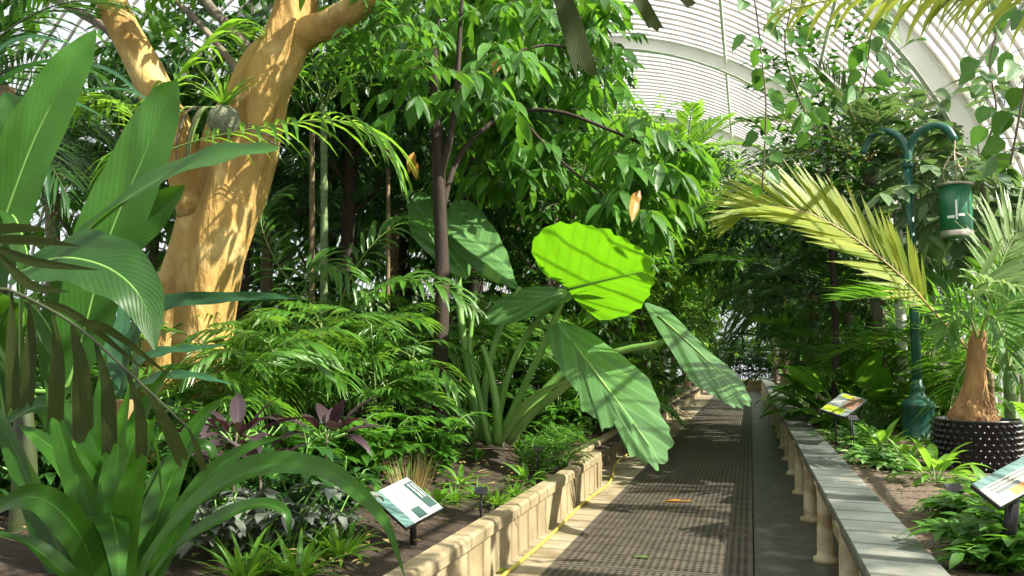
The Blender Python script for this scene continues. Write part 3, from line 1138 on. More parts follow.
# --- wavy dark strap leaves of a bird's-nest fern
nb = P(120, 400, 5.0)
nf_ = thing('birds_nest_fern', 'dark fern with wavy-edged strap leaves crossing in front of the golden trunk', 'fern', (nb.x, nb.y, GL))
mb = MB()
lathe(mb, [(.10, 0), (.12, .2), (.09, nb.z - GL)], (nb.x, nb.y, GL), 10)
mb.build('crown_base', 'fibre', nf_)
for pts, w in (([(122, 395, 5.0), (135, 330, 5.0), (165, 303, 5.0), (215, 298, 5.0), (265, 296, 5.0), (302, 299, 5.0)], 17),
               ([(122, 395, 5.0), (135, 365, 4.9), (160, 352, 4.9), (195, 348, 4.9), (228, 345, 4.9)], 15),
               ([(122, 395, 5.0), (110, 350, 5.1), (90, 320, 5.2), (50, 310, 5.3)], 16),
               ([(122, 395, 5.0), (150, 380, 4.8), (190, 375, 4.7), (235, 385, 4.7)], 15),
               ([(122, 395, 5.0), (120, 340, 5.2), (130, 290, 5.4), (150, 250, 5.5)], 18)):
    mb = MB()
    hleaf(mb, pts, w, V((0, -.75, .7)), p_strap, 24, 3, .15, .10, 5, .4)
    mb.build('leaf', 'blue', nf_)

# --- giant taro
tb = P(500, 446, 9.4)
tb.z = gz(tb.x, tb.y)
ta = thing('giant_taro', 'giant taro with huge heart-shaped leaves leaning over the walkway', 'taro', tb)


def heart_leaf(mb, A, tip, up, W, back=.38, sag=.25, cup=.1, wave=.02, tone=.5, seed=0, n=9, k=44, tear=0):
    """round heart-shaped blade: A = where the stalk joins, TIP, UP = side it faces, W = width"""
    y = (tip - A)
    L = y.length
    y.normalize()
    x = y.cross(V(up)).normalized()
    z = x.cross(y)
    hw = W / 2
    vs, fs, uv = [A.copy()], [], [(.5, back)]
    r2 = random.Random(seed)
    for i in range(1, n + 1):
        s = i / n
        for j in range(k):
            a = 2 * PI * j / k                        # 0 = tip
            c, sn = math.cos(a), math.sin(a)
            if abs(a - PI) < .30:
                r = .16 + .84 * (abs(a - PI) / .30) ** 1.4
            else:
                r = 1
            yy = (c * L * (.86 + .14 * max(0, c) ** 6)) if c > 0 else c * L * back * 1.15
            xx = sn * hw * (1 - .10 * max(0, c) ** 2)
            yy, xx = yy * r * s, xx * (r if r > .6 else .6 * r + .2) * s
            if c < -.6:
                yy -= (1 - abs(sn)) * 0
            h = -sag * L * (max(0, yy) / L) ** 2 + cup * hw * (abs(xx) / hw) ** 1.6 - sag * .4 * L * (min(0, yy) / L) ** 2
            h += wave * W * s ** 3 * math.sin(9 * a + seed) + wave * .7 * W * s ** 4 * math.sin(17 * a + 2 * seed)
            vs.append(A + x * xx + y * yy + z * h)
            uv.append((.5 + xx / W, back + (1 - back) * yy / L if yy > 0 else back + back * yy / L))
    for j in range(k):
        fs.append((0, 1 + j, 1 + (j + 1) % k))
    for i in range(1, n):
        for j in range(k):
            a, b = 1 + (i - 1) * k + j, 1 + (i - 1) * k + (j + 1) % k
            if tear and i >= n - 2 and j in tear:
                continue
            fs.append((a, a + k, b + k, b))
    mb.add(vs, fs, 0, uv, tone)


def stalk(parent, pts, r0, r1, mat='stalk', name='stalk'):
    m = MB()
    S = spline(hp(pts), 16)
    tube(m, S, [r0 * mpp(S[0]), r1 * mpp(S[-1])], 9)
    return m.build(name, mat, parent)


def blade(mb, outline, apx, tpx, Y, nrm, cup=.1, sag=.1, wave=.012, tone=.5, rings=8, sub=3, seed=1, mat=0):
    """a broad leaf blade lying on its own tilted plane, cupped, sagging towards the tip and wavy at the edge"""
    n = V(nrm).normalized()
    A = P(apx[0], apx[1], Y)

    def on(q):
        r = ray(*q)
        return CAM + r * ((A - CAM).dot(n) / r.dot(n))
    O = [on(q) for q in outline]
    k = len(O)
    E = []
    for a in range(k):
        p0, p1, p2, p3 = O[a - 1], O[a], O[(a + 1) % k], O[(a + 2) % k]
        for b in range(sub):
            t = b / sub
            E.append(.5 * ((2 * p1) + (p2 - p0) * t + (2 * p0 - 5 * p1 + 4 * p2 - p3) * t * t + (3 * p1 - p0 - 3 * p2 + p3) * t ** 3))
    T = on(tpx)
    y = (T - A)
    L = y.length
    y.normalize()
    x = y.cross(n).normalized()
    if n.dot(TOCAM) < 0:
        pass
    hw = max(abs((e - A).dot(x)) for e in E)
    m = len(E)
    vs, uv, fs = [A.copy()], [(.5, .3)], []
    ph = seed * 1.7
    for i in range(1, rings + 1):
        s_ = i / rings
        for j_, e in enumerate(E):
            p = A.lerp(e, s_)
            xx, yy = (p - A).dot(x), (p - A).dot(y)
            h = cup * hw * (abs(xx) / hw) ** 1.5 - sag * L * (yy / L) ** 2 * (1 if yy > 0 else .5)
            an = 2 * PI * j_ / m
            p = A.lerp(e, s_ * (1 + .022 * s_ * math.sin(23 * 2 * PI * j_ / m + ph)))
            h += wave * 2 * hw * s_ ** 3 * (math.sin(8 * an + ph) + .6 * math.sin(15 * an + 2 * ph))
            vs.append(p + n * h)
            uv.append((.5 + .5 * xx / hw, .3 + .7 * yy / L))
    for j_ in range(m):
        fs.append((0, 1 + j_, 1 + (j_ + 1) % m))
    for i in range(1, rings):
        for j_ in range(m):
            a, b = 1 + (i - 1) * m + j_, 1 + (i - 1) * m + (j_ + 1) % m
            fs.append((a, a + m, b + m, b))
    mb.add(vs, fs, mat, uv, tone)

    def rib(f, lift=0):
        xx, yy = 0, f * L
        return A + y * yy + n * (-sag * L * f * f + lift)
    return A, rib


def stalk(parent, pts, r0, r1, mat='stalk', name='stalk'):
    m = MB()
    S = spline(hp(pts), 16)
    tube(m, S, [r0 * mpp(S[0]), r1 * mpp(S[-1])], 9)
    return m.build(name, mat, parent)


def ribs(lf, rib, lift, r=.018, mat='stalk', end=.9):
    m = MB()
    tube(m, [rib(end * i / 8, lift) for i in range(9)], [r, r * .2], 6)
    m.build('midrib', mat, lf)


# big translucent leaf, seen from below with the sun behind it
mb = MB()
A, rib = blade(mb, [(562, 284), (551, 279), (537, 268), (529, 256), (532, 242), (544, 232), (562, 228), (579, 227), (595, 231), (615, 234), (633, 242), (647, 252), (655, 265), (656, 277),
                    (650, 291), (643, 305), (629, 317), (612, 323), (598, 322), (584, 313), (575, 301), (569, 292)], (567, 289), (656, 266), 9.2, (.34, .58, .74), .12, .03, .010, .8, seed=1)
l1 = mb.build('leaf', 'lime', ta)
l1['label'] = 'bright lime leaf lit through by the sun'
ribs(l1, rib, -.014)
stalk(l1, [(500, 440, 9.4), (520, 395, 9.4), (547, 338, 9.3), (567, 289, 9.2)], 4.5, 3)
# left leaf
mb = MB()
A, rib = blade(mb, [(567, 290), (553, 288), (532, 287), (515, 291), (501, 297), (488, 306), (484, 315), (490, 322), (501, 324), (522, 321), (540, 315), (556, 306), (572, 299)], (565, 293), (485, 315), 9.25,
               (-.25, -.62, .75), .06, .05, .008, .8, seed=2)
l2 = mb.build('leaf', 'taro', ta)
ribs(l2, rib, .004, .010, 'stalk_pale')
stalk(l2, [(494, 442, 9.4), (507, 380, 9.4), (530, 330, 9.4), (565, 293, 9.27)], 4, 2.5)
# front drooping leaf
mb = MB()
A, rib = blade(mb, [(546, 330), (561, 323), (581, 326), (606, 341), (632, 361), (652, 381), (659, 406), (669, 427), (671, 442), (662, 459), (654, 465), (642, 456), (627, 449), (630, 432), (634, 420),
                    (622, 416), (612, 422), (601, 428), (597, 415), (581, 408), (577, 390), (564, 374), (554, 356), (549, 344)], (571, 340), (660, 458), 8.9, (-.10, -.62, .78), -.12, .02, .014, .7, seed=3)
l3 = mb.build('leaf', 'taro', ta)
ribs(l3, rib, .004, .016, 'stalk_pale')
stalk(l3, [(508, 442, 9.4), (530, 415, 9.3), (558, 392, 9.2), (576, 372, 9.1), (571, 340, 8.93)], 5, 3, 'stalk_pale')
# right leaf
mb = MB()
A, rib = blade(mb, [(645, 304), (656, 305), (668, 310), (684, 324), (707, 347), (732, 364), (746, 382), (750, 394), (740, 397), (728, 396), (716, 389), (694, 378), (674, 353), (656, 326)], (658, 316), (750, 394), 9.5,
               (-.05, -.66, .75), -.12, .08, .012, .75, seed=4)
l4 = mb.build('leaf', 'taro', ta)
ribs(l4, rib, .004, .012, 'stalk_pale')
stalk(l4, [(508, 440, 9.5), (560, 375, 9.7), (620, 351, 9.75), (664, 341, 9.7), (658, 316, 9.52)], 4.5, 3)
# big upper leaf folded along its midrib: far half sheened, near half seen from its underside
mb = MB()
A, rib = blade(mb, [(516, 284), (512, 270), (507, 252), (494, 228), (479, 208), (464, 197), (452, 200), (444, 214), (440, 226), (456, 240), (476, 256), (496, 272)], (480, 245), (440, 214), 9.6, (.10, -.60, .78), .03, .03, .01, .95, seed=5)
blade(mb, [(519, 288), (496, 271), (476, 255), (456, 239), (434, 222), (411, 206), (416, 216), (430, 227), (446, 240), (462, 258), (484, 276), (502, 285)], (470, 252), (412, 207), 9.58, (-.5, -.55, .15), .02, .02, .006, .15, seed=6)
l5 = mb.build('leaf', 'taro', ta)
stalk(l5, [(482, 440, 9.5), (486, 380, 9.5), (503, 320, 9.6), (520, 287, 9.58)], 4.5, 2.5)
mb = MB()
A, rib = blade(mb, [(412, 190), (424, 187), (444, 206), (460, 235), (471, 262), (467, 278), (450, 272), (430, 256), (414, 238), (407, 214)], (458, 264), (411, 192), 9.9, (.15, -.65, .72), .05, .05, .012, .95, seed=7)
l6 = mb.build('leaf', 'taro', ta)
stalk(l6, [(478, 440, 9.6), (470, 380, 9.7), (460, 310, 9.85), (458, 264, 9.92)], 5, 3)
for pts, r in (([(490, 445, 9.3), (480, 400, 9.3), (470, 350, 9.35), (476, 290, 9.4)], 4), ([(498, 445, 9.3), (497, 410, 9.2), (490, 370, 9.2), (482, 345, 9.2)], 5)):
    stalk(ta, pts, r, r * .5)
mb = MB()
hleaf(mb, [(500, 446, 9.3), (520, 410, 9.2), (545, 390, 9.1), (572, 378, 9.0)], 9, TOCAM, p_lance, 10, 2, .5, 0, 2, .9)
mb.build('young_leaf', 'pale', ta)

# --- slender forked tree with big drooping leaves
sb = GX(441, 9.0)
st_ = thing('slender_tree', 'slender dark-stemmed tree with long drooping glossy leaves, in the middle of the left bed', 'tree', sb)
mb = MB()
S = spline([sb - V((0, 0, .1))] + hp([(441, 350, 9), (442, 280, 9), (440, 200, 9), (437, 140, 9), (433, 80, 9), (436, 20, 9), (440, -60, 9)]), 40)
tube(mb, S, [.10, .088, .082, .078, .062, .05, .035], 10, 0, True, lambda t, a: 1 + .06 * math.sin(3 * a + 20 * t))
mb.build('trunk', 'bark_brown', st_)
for pts, r in (([(440, 175, 9), (452, 130, 9), (458, 70, 9.1), (462, 0, 9.2), (470, -60, 9.3)], .05),
               ([(441, 215, 9), (455, 165, 9.2), (480, 132, 9.5), (515, 112, 9.9), (560, 112, 10), (610, 130, 10), (660, 150, 10), (692, 148, 9.9)], .04),
               ([(458, 90, 9.1), (500, 60, 9.8), (550, 45, 10.2), (600, 60, 10.3)], .03),
               ([(437, 110, 9), (415, 60, 9.8), (390, 20, 10.6)], .035),
               ([(515, 112, 9.9), (560, 160, 9.9), (610, 200, 9.8), (640, 230, 9.7)], .022)):
    mb = MB()
    tube(mb, spline(hp(pts), 24), [r, r * .35], 7)
    mb.build('branch', 'bark_brown', st_)
mb = MB()
for rect, Yr, n in (((395, -10, 520, 110), (8.3, 9.6), 34), ((480, 95, 600, 185), (10.0, 11.4), 46), ((560, 120, 690, 200), (9.6, 10.6), 34), ((470, 20, 610, 110), (10, 11.5), 50),
                    ((380, 0, 470, 90), (10.4, 12), 40), ((600, 180, 665, 240), (9.4, 10.0), 14), ((450, -60, 620, 20), (9.5, 11.5), 46), ((440, 110, 500, 180), (10.6, 11.8), 12)):
    fill(mb, rect, Yr, n, .45, .42, .13, 7, p_lance, hang=.75, nn=4)
mb.build('foliage', ['mid', 'bark_brown'], st_)
mb = MB()
for (px, py, Y) in ((418, 30, 10.2), (414, 152, 10.0), (636, 196, 9.2), (640, 190, 9.3), (500, 55, 9.6), (413, 160, 10)):
    leaf(mb, P(px, py, Y), V((U(-.4, .4), -.3, -.7)), .34, .12, TOCAM, p_lance, .4, .2, 4)
mb.build('old_leaves', 'autumn', st_)
# ------------------------------------------------------------------ right side: built things
# lamp post with two crooks
lp = GX(918, 11.0)
lp.z = GR - .02
lam = thing('double_crook_post', 'tall dark green post with two curved hooks at the top and a drum-shaped base', 'post', lp)
mb = MB()
lathe(mb, [(.19, 0), (.19, .04), (.178, .05), (.178, .40), (.195, .41), (.195, .45), (.16, .49), (.085, .56), (.07, .60), (.085, .62), (.085, .65), (.06, .68), (.058, .74)], lp, 24)
mb.build('base', 'post', lam)
topz = P(908, 165, 11.0)
mb = MB()
tube(mb, [lp + V((0, 0, .70)), lp.lerp(topz, .5), topz], [.058, .055, .050], 14)
mb.build('pole', 'post', lam)
mb = MB()
lathe(mb, [(.05, -.04), (.066, -.035), (.066, .03), (.05, .04)], topz, 14)
mb.build('collar', 'post', lam)
mb = MB()
lathe(mb, [(.06, -.03), (.07, -.02), (.07, .02), (.06, .03)], P(912, 270, 11.0), 14)
mb.build('collar', 'post', lam)
for pts in ([(908, 165, 11), (909, 150, 11), (917, 134, 10.9), (932, 126, 10.8), (946, 128, 10.7), (955, 140, 10.65)],
            [(908, 165, 11), (907, 150, 11), (899, 137, 11.1), (885, 131, 11.2), (871, 137, 11.3), (862, 154, 11.35)]):
    mb = MB()
    tube(mb, spline(hp(pts), 24), [.048, .042], 12)
    mb.build('hook', 'post', lam)

# green can hanging from the right hook
ft = P(957, 186, 10.6)
fb = P(957, 236, 10.6)
fd = thing('hanging_can', 'green cylindrical can with a metal rim, hanging by wires from the hook of the post', 'can', fb)
h = ft.z - fb.z
mb = MB()
lathe(mb, [(.10, -.02), (.172, 0), (.172, h), (.15, h + .005)], fb, 24)
mb.build('body', 'feeder', fd)
mb = MB()
lathe(mb, [(.17, h - .005), (.205, h), (.205, h + .022), (.17, h + .028)], fb, 24)
mb.build('rim', 'metal', fd)
mb = MB()
lathe(mb, [(.176, -.015), (.178, .0), (.178, .05), (.173, .055)], fb, 24)
mb.build('rim', 'metal', fd)
mb = MB()
hk = P(954, 148, 10.6)
for pts in ([(946, 186, 10.6), (943, 172, 10.6), (948, 160, 10.6), (954, 152, 10.6), (955, 138, 10.65)],
            [(957, 186, 10.5), (956, 170, 10.5), (954, 152, 10.6)], [(968, 186, 10.7), (961, 170, 10.65), (954, 152, 10.6)],
            [(954, 152, 10.6), (964, 157, 10.6), (966, 165, 10.6), (959, 167, 10.6), (957, 160, 10.6)]):
    tube(mb, spline(hp(pts), 14), .008, 5)
mb.build('wire', 'wire', fd)
mb = MB()
for (ax, z0, z1, wd) in ((-1.75, .18, .42, .02), (-1.45, .22, .25, .07), (-2.1, .20, .235, .08)):
    vs = []
    for i in range(5):
        a = ax + (wd / .172) * (i / 4 - .5)
        for z in (z0, z1):
            vs.append(fb + V((math.cos(a) * .1735, math.sin(a) * .1735, z * h / .62)))
    mb.add(vs, [(2 * i, 2 * i + 2, 2 * i + 3, 2 * i + 1) for i in range(4)])
mb.build('paint_mark', 's_white', fd)

# white downpipe behind the post
pp = GX(904, 13.2)
mb = MB()
tube(mb, [V((pp.x, pp.y, GR - .1)), V((pp.x, pp.y, P(904, 190, 13.2).z))], .075, 12)
lathe(mb, [(.075, 0), (.09, .01), (.09, .06), (.05, .08)], (pp.x, pp.y, P(904, 190, 13.2).z - .06), 12)
tag(mb.build('white_pipe', 'white'), 'white upright pipe just behind the green post', 'pipe')

# pot of knobbly black plastic with a fibrous palm
pc = V((1.95, 8.35, GR - .01))
pot = thing('knobbly_pot', 'round black pot with a knobbly studded wall, right of the post', 'pot', pc)
mb = MB()
lathe(mb, [(.33, 0), (.345, .02), (.345, .42), (.355, .43), (.355, .445), (.33, .445), (.33, .38)], pc, 36)
for row in range(8):
    for k in range(34):
        a = 2 * PI * (k + .5 * (row % 2)) / 34
        c = pc + V((math.cos(a) * .345, math.sin(a) * .345, .03 + row * .052))
        o = V((math.cos(a), math.sin(a), 0))
        s = V((-math.sin(a), math.cos(a), 0))
        hh = .024
        mb.add([c + s * hh, c + Z * hh, c - s * hh, c - Z * hh, c + o * .034 + s * .006, c + o * .034 + Z * .006, c + o * .034 - s * .006, c + o * .034 - Z * .006],
               [(0, 1, 5, 4), (1, 2, 6, 5), (2, 3, 7, 6), (3, 0, 4, 7), (4, 5, 6, 7)])
mb.build('wall', 'black', pot)
mb = MB()
lathe(mb, [(.33, .30), (.33, .39), (.01, .41)], pc, 24)
mb.build('compost', 'gravel', pot)
kp = thing('potted_palm', 'young palm with a shaggy fibrous trunk growing in the knobbly black pot', 'palm', pc + V((0, 0, .40)))
mb = MB()
b = pc + V((-.03, 0, .39))
tp = P(977, 350, 8.35)


def shag(t, a):
    return 1 + .06 * math.sin(7 * a + 30 * t) + .05 * math.sin(11 * a - 47 * t)


tube(mb, spline([b, b.lerp(tp, .35) + V((.0, 0, 0)), tp, P(980, 330, 8.35)], 40), [.205, .20, .165, .11, .083, .077, .073, .065, .05], 26, 0, True, shag)
for k in range(160):
    a = U(0, 2 * PI)
    t = U(.02, .5)
    q = b.lerp(tp, t)
    r = .20 - .21 * t
    o = V((math.cos(a), math.sin(a), 0))
    tube(mb, [q + o * r, q + o * (r + .02) + V((U(-.05, .05), U(-.05, .05), -.05)), q + o * (r + .005) + V((U(-.1, .1), U(-.1, .1), -.11))], .004, 3, 0, False)
mb.build('trunk', 'fibre', kp)
for rp, nl, LL, mt, w in (([(979, 345, 8.35), (992, 295, 8.4), (1002, 262, 8.5), (1016, 236, 8.6), (1045, 212, 8.7)], 24, .62, 'pale', .045),
                          ([(979, 345, 8.35), (972, 300, 8.2), (985, 283, 8.0), (1010, 285, 7.7), (1050, 300, 7.4)], 22, .62, 'pale', .055),
                          ([(979, 345, 8.35), (1000, 310, 8.3), (1030, 300, 8.3), (1070, 320, 8.3)], 20, .6, 'mid', .045),
                          ([(979, 345, 8.35), (970, 318, 8.1), (958, 310, 7.8), (948, 325, 7.7), (943, 345, 7.6)], 14, .32, 'mid', .045),
                          ([(979, 345, 8.35), (985, 320, 8.1), (995, 318, 7.8), (1005, 345, 7.6), (1010, 375, 7.6)], 16, .4, 'mid', .045)):
    mb = MB()
    frond(mb, hp(rp), nl, LL, w, (TOCAM + Z).normalized(), 48, .5, .22, .2, 0, 1, .013, n=4)
    mb.build('frond', [mt, 'rachis'], kp)

# golden feather palm frond over the ledge
gx = GX(990, 9.6)
gp = thing('golden_palm', 'palm with a long yellowing frond arching left across the green post', 'palm', V((gx.x, gx.y, GR)))
gtop = P(990, 372, 9.5)
mb = MB()
tube(mb, spline([V((gx.x, gx.y, GR - .08)), gtop], 10), [.05, .035], 8)
mb.build('trunk', 'cane_brown', gp)
for rp, nl, LL, mt, rm, ea, w in (([(990, 372, 9.5), (958, 338, 9.3), (925, 302, 9.0), (905, 280, 8.85), (868, 248, 8.7), (832, 224, 8.6), (795, 209, 8.5), (762, 207, 8.45), (738, 216, 8.4)], 50, .80, 'gold', 'rachis_tan', 14, .058),
                                  ([(990, 372, 9.5), (1005, 330, 9.6), (1030, 300, 9.7), (1060, 300, 9.8)], 22, .6, 'bright', 'rachis', 20, .045)):
    mb = MB()
    frond(mb, hp(rp), nl, LL, w, (TOCAM + Z * .5).normalized(), 40, .10, .24, .05, 0, 1, .016, n=4, endang=ea, jit=.09, fold=.1)
    mb.build('frond', [mt, rm], gp)


# ------------------------------------------------------------------ signs
def sign(name, label, bl, br, tl, Y, elev, legs, groundz, blocks, legw=.022, lean=0):
    """lectern board: BLOCKS = (x0, y0, x1, y1, material, part name) on the unit face, y up the slope"""
    hz = V((TOCAM.x, TOCAM.y, 0)).normalized()
    n = hz
    c0 = P((br[0] + tl[0]) / 2, (br[1] + tl[1]) / 2, Y)

    def on(q):
        r = ray(*q)
        return CAM + r * ((c0 - CAM).dot(n) / r.dot(n))
    best = None
    for e in range(15, 82):
        n = hz * math.cos(math.radians(e)) + Z * math.sin(math.radians(e))
        q = abs((on(br) - on(bl)).normalized().dot((on(tl) - on(bl)).normalized()))
        if best is None or q < best[0]:
            best = (q, n)
    n = best[1]
    BL, BR, TL = on(bl), on(br), on(tl)
    ax, ay = BR - BL, TL - BL
    w, d = ax.length, ay.length
    ax.normalize()
    ay = n.cross(ax)
    cpos = c0
    root = thing(name, label, 'sign', (cpos.x, cpos.y, groundz))
    Mx = Matrix.Translation(cpos) @ Matrix((ax, ay, n)).transposed().to_4x4()

    def slab(x0, y0, x1, y1, z0, z1, mat, nm, par):
        m = MB()
        box(m, (x0 - .5) * w, (y0 - .5) * d, z0, (x1 - .5) * w, (y1 - .5) * d, z1)
        m.v = [Mx @ q for q in m.v]
        return m.build(nm, mat, par, False)
    slab(0, 0, 1, 1, -.022, 0, 'blackmetal', 'board', root)
    face = None
    for i, (x0, y0, x1, y1, mat, nm) in enumerate(blocks):
        if nm == 'text':
            m = MB()
            rows = max(2, int((y1 - y0) * d / .017))
            for r in range(rows):
                ya = y1 - (r + .25) * (y1 - y0) / rows
                yb = y1 - (r + .62) * (y1 - y0) / rows
                x = x0
                xe = x1 - (U(.0, .25) * (x1 - x0) if r % 4 == 3 else 0)
                while x < xe:
                    x2 = min(xe, x + U(.014, .05))
                    zz = .0062
                    m.add([Mx @ V(((a - .5) * w, (b_ - .5) * d, zz)) for a, b_ in ((x, yb), (x2, yb), (x2, ya), (x, ya))], [(0, 1, 2, 3)])
                    x = x2 + .010
            m.build('text', mat, face or root, False)
        else:
            o = slab(x0, y0, x1, y1, .0002, .002 + .0006 * i, mat, nm, root if face is None else face)
            if face is None:
                face = o
    for lx in legs:
        m = MB()
        q = Mx @ V((lx * w, -.05 * d, -.02))
        e = V((q.x - lean, q.y + .02, groundz - .05))
        tube(m, [e, q], legw, 10)
        m.build('post', 'blackmetal', root)
    return root


sign('plant_sign', 'white and dark green information board on a black stake, in the left bed', (370, 494), (406, 527), (407, 476), 5.15, math.radians(39), (.22,), GL + .02,
     [(.01, .01, .99, .99, 's_white', 'panel'), (.01, .01, .99, .24, 's_teal', 'picture_strip'), (.12, .76, .86, .98, 's_green', 'title_block'),
      (.70, .40, .96, .62, 's_green', 'photo_block'), (.18, .80, .6, .95, 's_white', 'text'), (.08, .32, .62, .68, 's_ink', 'text')])
sign('plant_sign', 'grey information board with a lime green block on two thin legs, behind the ledge', (820, 409), (846, 417), (842, 392), 9.6, math.radians(57), (-.3, .3), GR,
     [(.01, .01, .99, .99, 's_grey', 'panel'), (.02, .04, .75, .30, 's_lime', 'colour_block'), (.10, .80, .60, .95, 's_lime', 'title_block'),
      (.50, .36, .96, .92, 's_brown', 'photo_block'), (.06, .40, .42, .70, 's_white', 'text')], legw=.012)
sign('plant_sign', 'cream and orange information board on a thick black post, nearest sign by the ledge', (1001, 507), (1080, 463), (972, 484), 4.5, math.radians(40), (-.15,), GR,
     [(.01, .01, .99, .99, 's_cream', 'panel'), (.01, .72, .99, .99, 's_teal', 'picture_strip'), (.22, .05, .99, .33, 's_orange', 'orange_block'),
      (.10, .34, .38, .46, 's_grey', 'photo_block'), (.08, .46, .92, .70, 's_ink', 'text')], legw=.03, lean=.05)


def label_stake(px, py, Y, z0, lab, w=.10, hgt=.24):
    p = P(px, py, Y)
    r = thing('plant_label', lab, 'plant label', (p.x, p.y, z0))
    m = MB()
    tube(m, [V((p.x, p.y, z0 - .04)), V((p.x, p.y, p.z))], .008, 6)
    m.build('stake', 'blackmetal', r)
    m = MB()
    box(m, -w / 2, -.035, -.004, w / 2, .035, .004)
    X = Matrix.Translation(p) @ Matrix.Rotation(.3, 4, 'Z') @ Matrix.Rotation(math.radians(40), 4, 'X')
    m.v = [X @ q for q in m.v]
    m.build('plate', 'black', r, False)


label_stake(481, 491, 6.0, GL + .04, 'small black plant label on a stake beside the low green tuft at the kerb')
label_stake(954, 488, 5.6, GR, 'small black plant label on a stake left of the nearest information board')
label_stake(853, 418, 8.9, GR, 'small black plant label on a stake in front of the grey information board')
label_stake(538, 449, 8.4, GL + .06, 'small black plant label on a stake below the giant taro')
# ------------------------------------------------------------------ planting
def scatter(proto, spots, group=None, dz=0.0):
    """spots: (px, Y, scale, label); the first moves PROTO itself, the others are copies"""
    for i, sp in enumerate(spots):
        px, Y, s, lab = sp[:4]
        q = GX(px, Y)
        while q.x < -9.9 or q.x > 2.9:
            Y *= .97
            q = GX(px, Y)
        if px < 752 and q.x > -2.4 and Y > 10:
            q = V((-2.4 - U(0, .3), Y, gz(-2.4, Y) - .01))
        elif px > 752 and q.x < 1.05:
            q = V((1.05 + U(0, .15), Y, gz(1, Y) - .01))
        q.z += dz
        if len(sp) > 4:
            q.z = sp[4]
        rz = U(0, 6.28)
        if i == 0:
            proto.location = q
            proto.rotation_euler = (0, 0, rz)
            proto.scale = (s,) * 3
            proto['label'] = lab
            if group:
                proto['group'] = group
        else:
            dup(proto, q, rz, s, lab, group)


# --- tall feather palms at the back left
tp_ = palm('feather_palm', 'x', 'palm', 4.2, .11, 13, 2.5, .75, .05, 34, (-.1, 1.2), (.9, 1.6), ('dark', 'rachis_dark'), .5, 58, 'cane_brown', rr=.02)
scatter(tp_, [(40, 9.5, .95, 'tall dark feather palm behind the paddle leaves at the left edge'),
              (150, 11.5, 1.0, 'tall dark feather palm between the paddle leaves and the golden trunk'),
              (262, 12.5, .95, 'tall dark feather palm just right of the golden trunk'),
              (-60, 7.5, .9, 'tall dark feather palm leaning in from beyond the left edge'),
              (395, 15, 1.0, 'tall dark feather palm left of the slender tree')], 'tall feather palms behind the left bed')
# --- kentia-like palms, mid height
mp_ = palm('feather_palm', 'x', 'palm', .5, .05, 11, 1.7, .6, .045, 28, (.1, 1.25), (1.0, 1.7), ('mid', 'rachis'), .7, 58, 'cane', rr=.014)
scatter(mp_, [(290, 10.0, .95, 'arching feather palm right beside the golden trunk foot'),
              (350, 11.5, 1.15, 'arching feather palm below the two ringed canes'),
              (420, 10.6, .85, 'arching feather palm at the foot of the slender tree, on its left'),
              (255, 13.0, 1.3, 'arching feather palm half hidden behind the golden trunk'),
              (385, 14.0, 1.4, 'arching feather palm deep behind the cane clump'),
              (80, 7.5, 1.1, 'arching feather palm behind the strap-leaved lily'),
              (160, 10.0, 1.2, 'arching feather palm left of the golden trunk foot'),
              (560, 13.5, 1.2, 'arching feather palm behind the big lime leaf'),
              (620, 17.0, 1.3, 'arching feather palm behind the right drooping taro leaf'),
              (480, 14.5, 1.2, 'arching feather palm behind the white-sheened taro leaf')], 'arching feather palms of the left bed')
# --- arching palm with sunlit hanging leaflets in mid bed
ab = GX(330, 9.0)
ah = thing('sunlit_arching_palm', 'palm with sunlit hanging leaflets, between the golden trunk and the slender tree', 'palm', ab)
a0 = (330, 345, 9.0)
for rp, nl, LL in (([a0, (306, 290, 8.9), (318, 264, 8.8), (348, 276, 8.7), (392, 322, 8.6)], 17, .50),
                   ([a0, (300, 300, 9.2), (268, 245, 9.3), (262, 212, 9.4), (285, 190, 9.5)], 20, .60),
                   ([a0, (345, 290, 9.1), (372, 245, 9.2), (405, 222, 9.3), (440, 228, 9.3)], 19, .55),
                   ([a0, (350, 310, 8.8), (395, 282, 8.6), (440, 285, 8.5), (478, 312, 8.4)], 18, .50),
                   ([a0, (300, 330, 8.7), (262, 318, 8.5), (235, 335, 8.3), (215, 365, 8.2)], 17, .48),
                   ([a0, (320, 330, 8.6), (300, 335, 8.3), (288, 360, 8.1), (280, 395, 8.0)], 14, .42)):
    mb = MB()
    frond(mb, hp(rp), nl, LL, .062, (TOCAM * .5 + Z).normalized(), 58, 1.3, .2, .1, 0, 1, .012, n=4, fold=.3)
    mb.build('frond', ['canep', 'rachis'], ah)
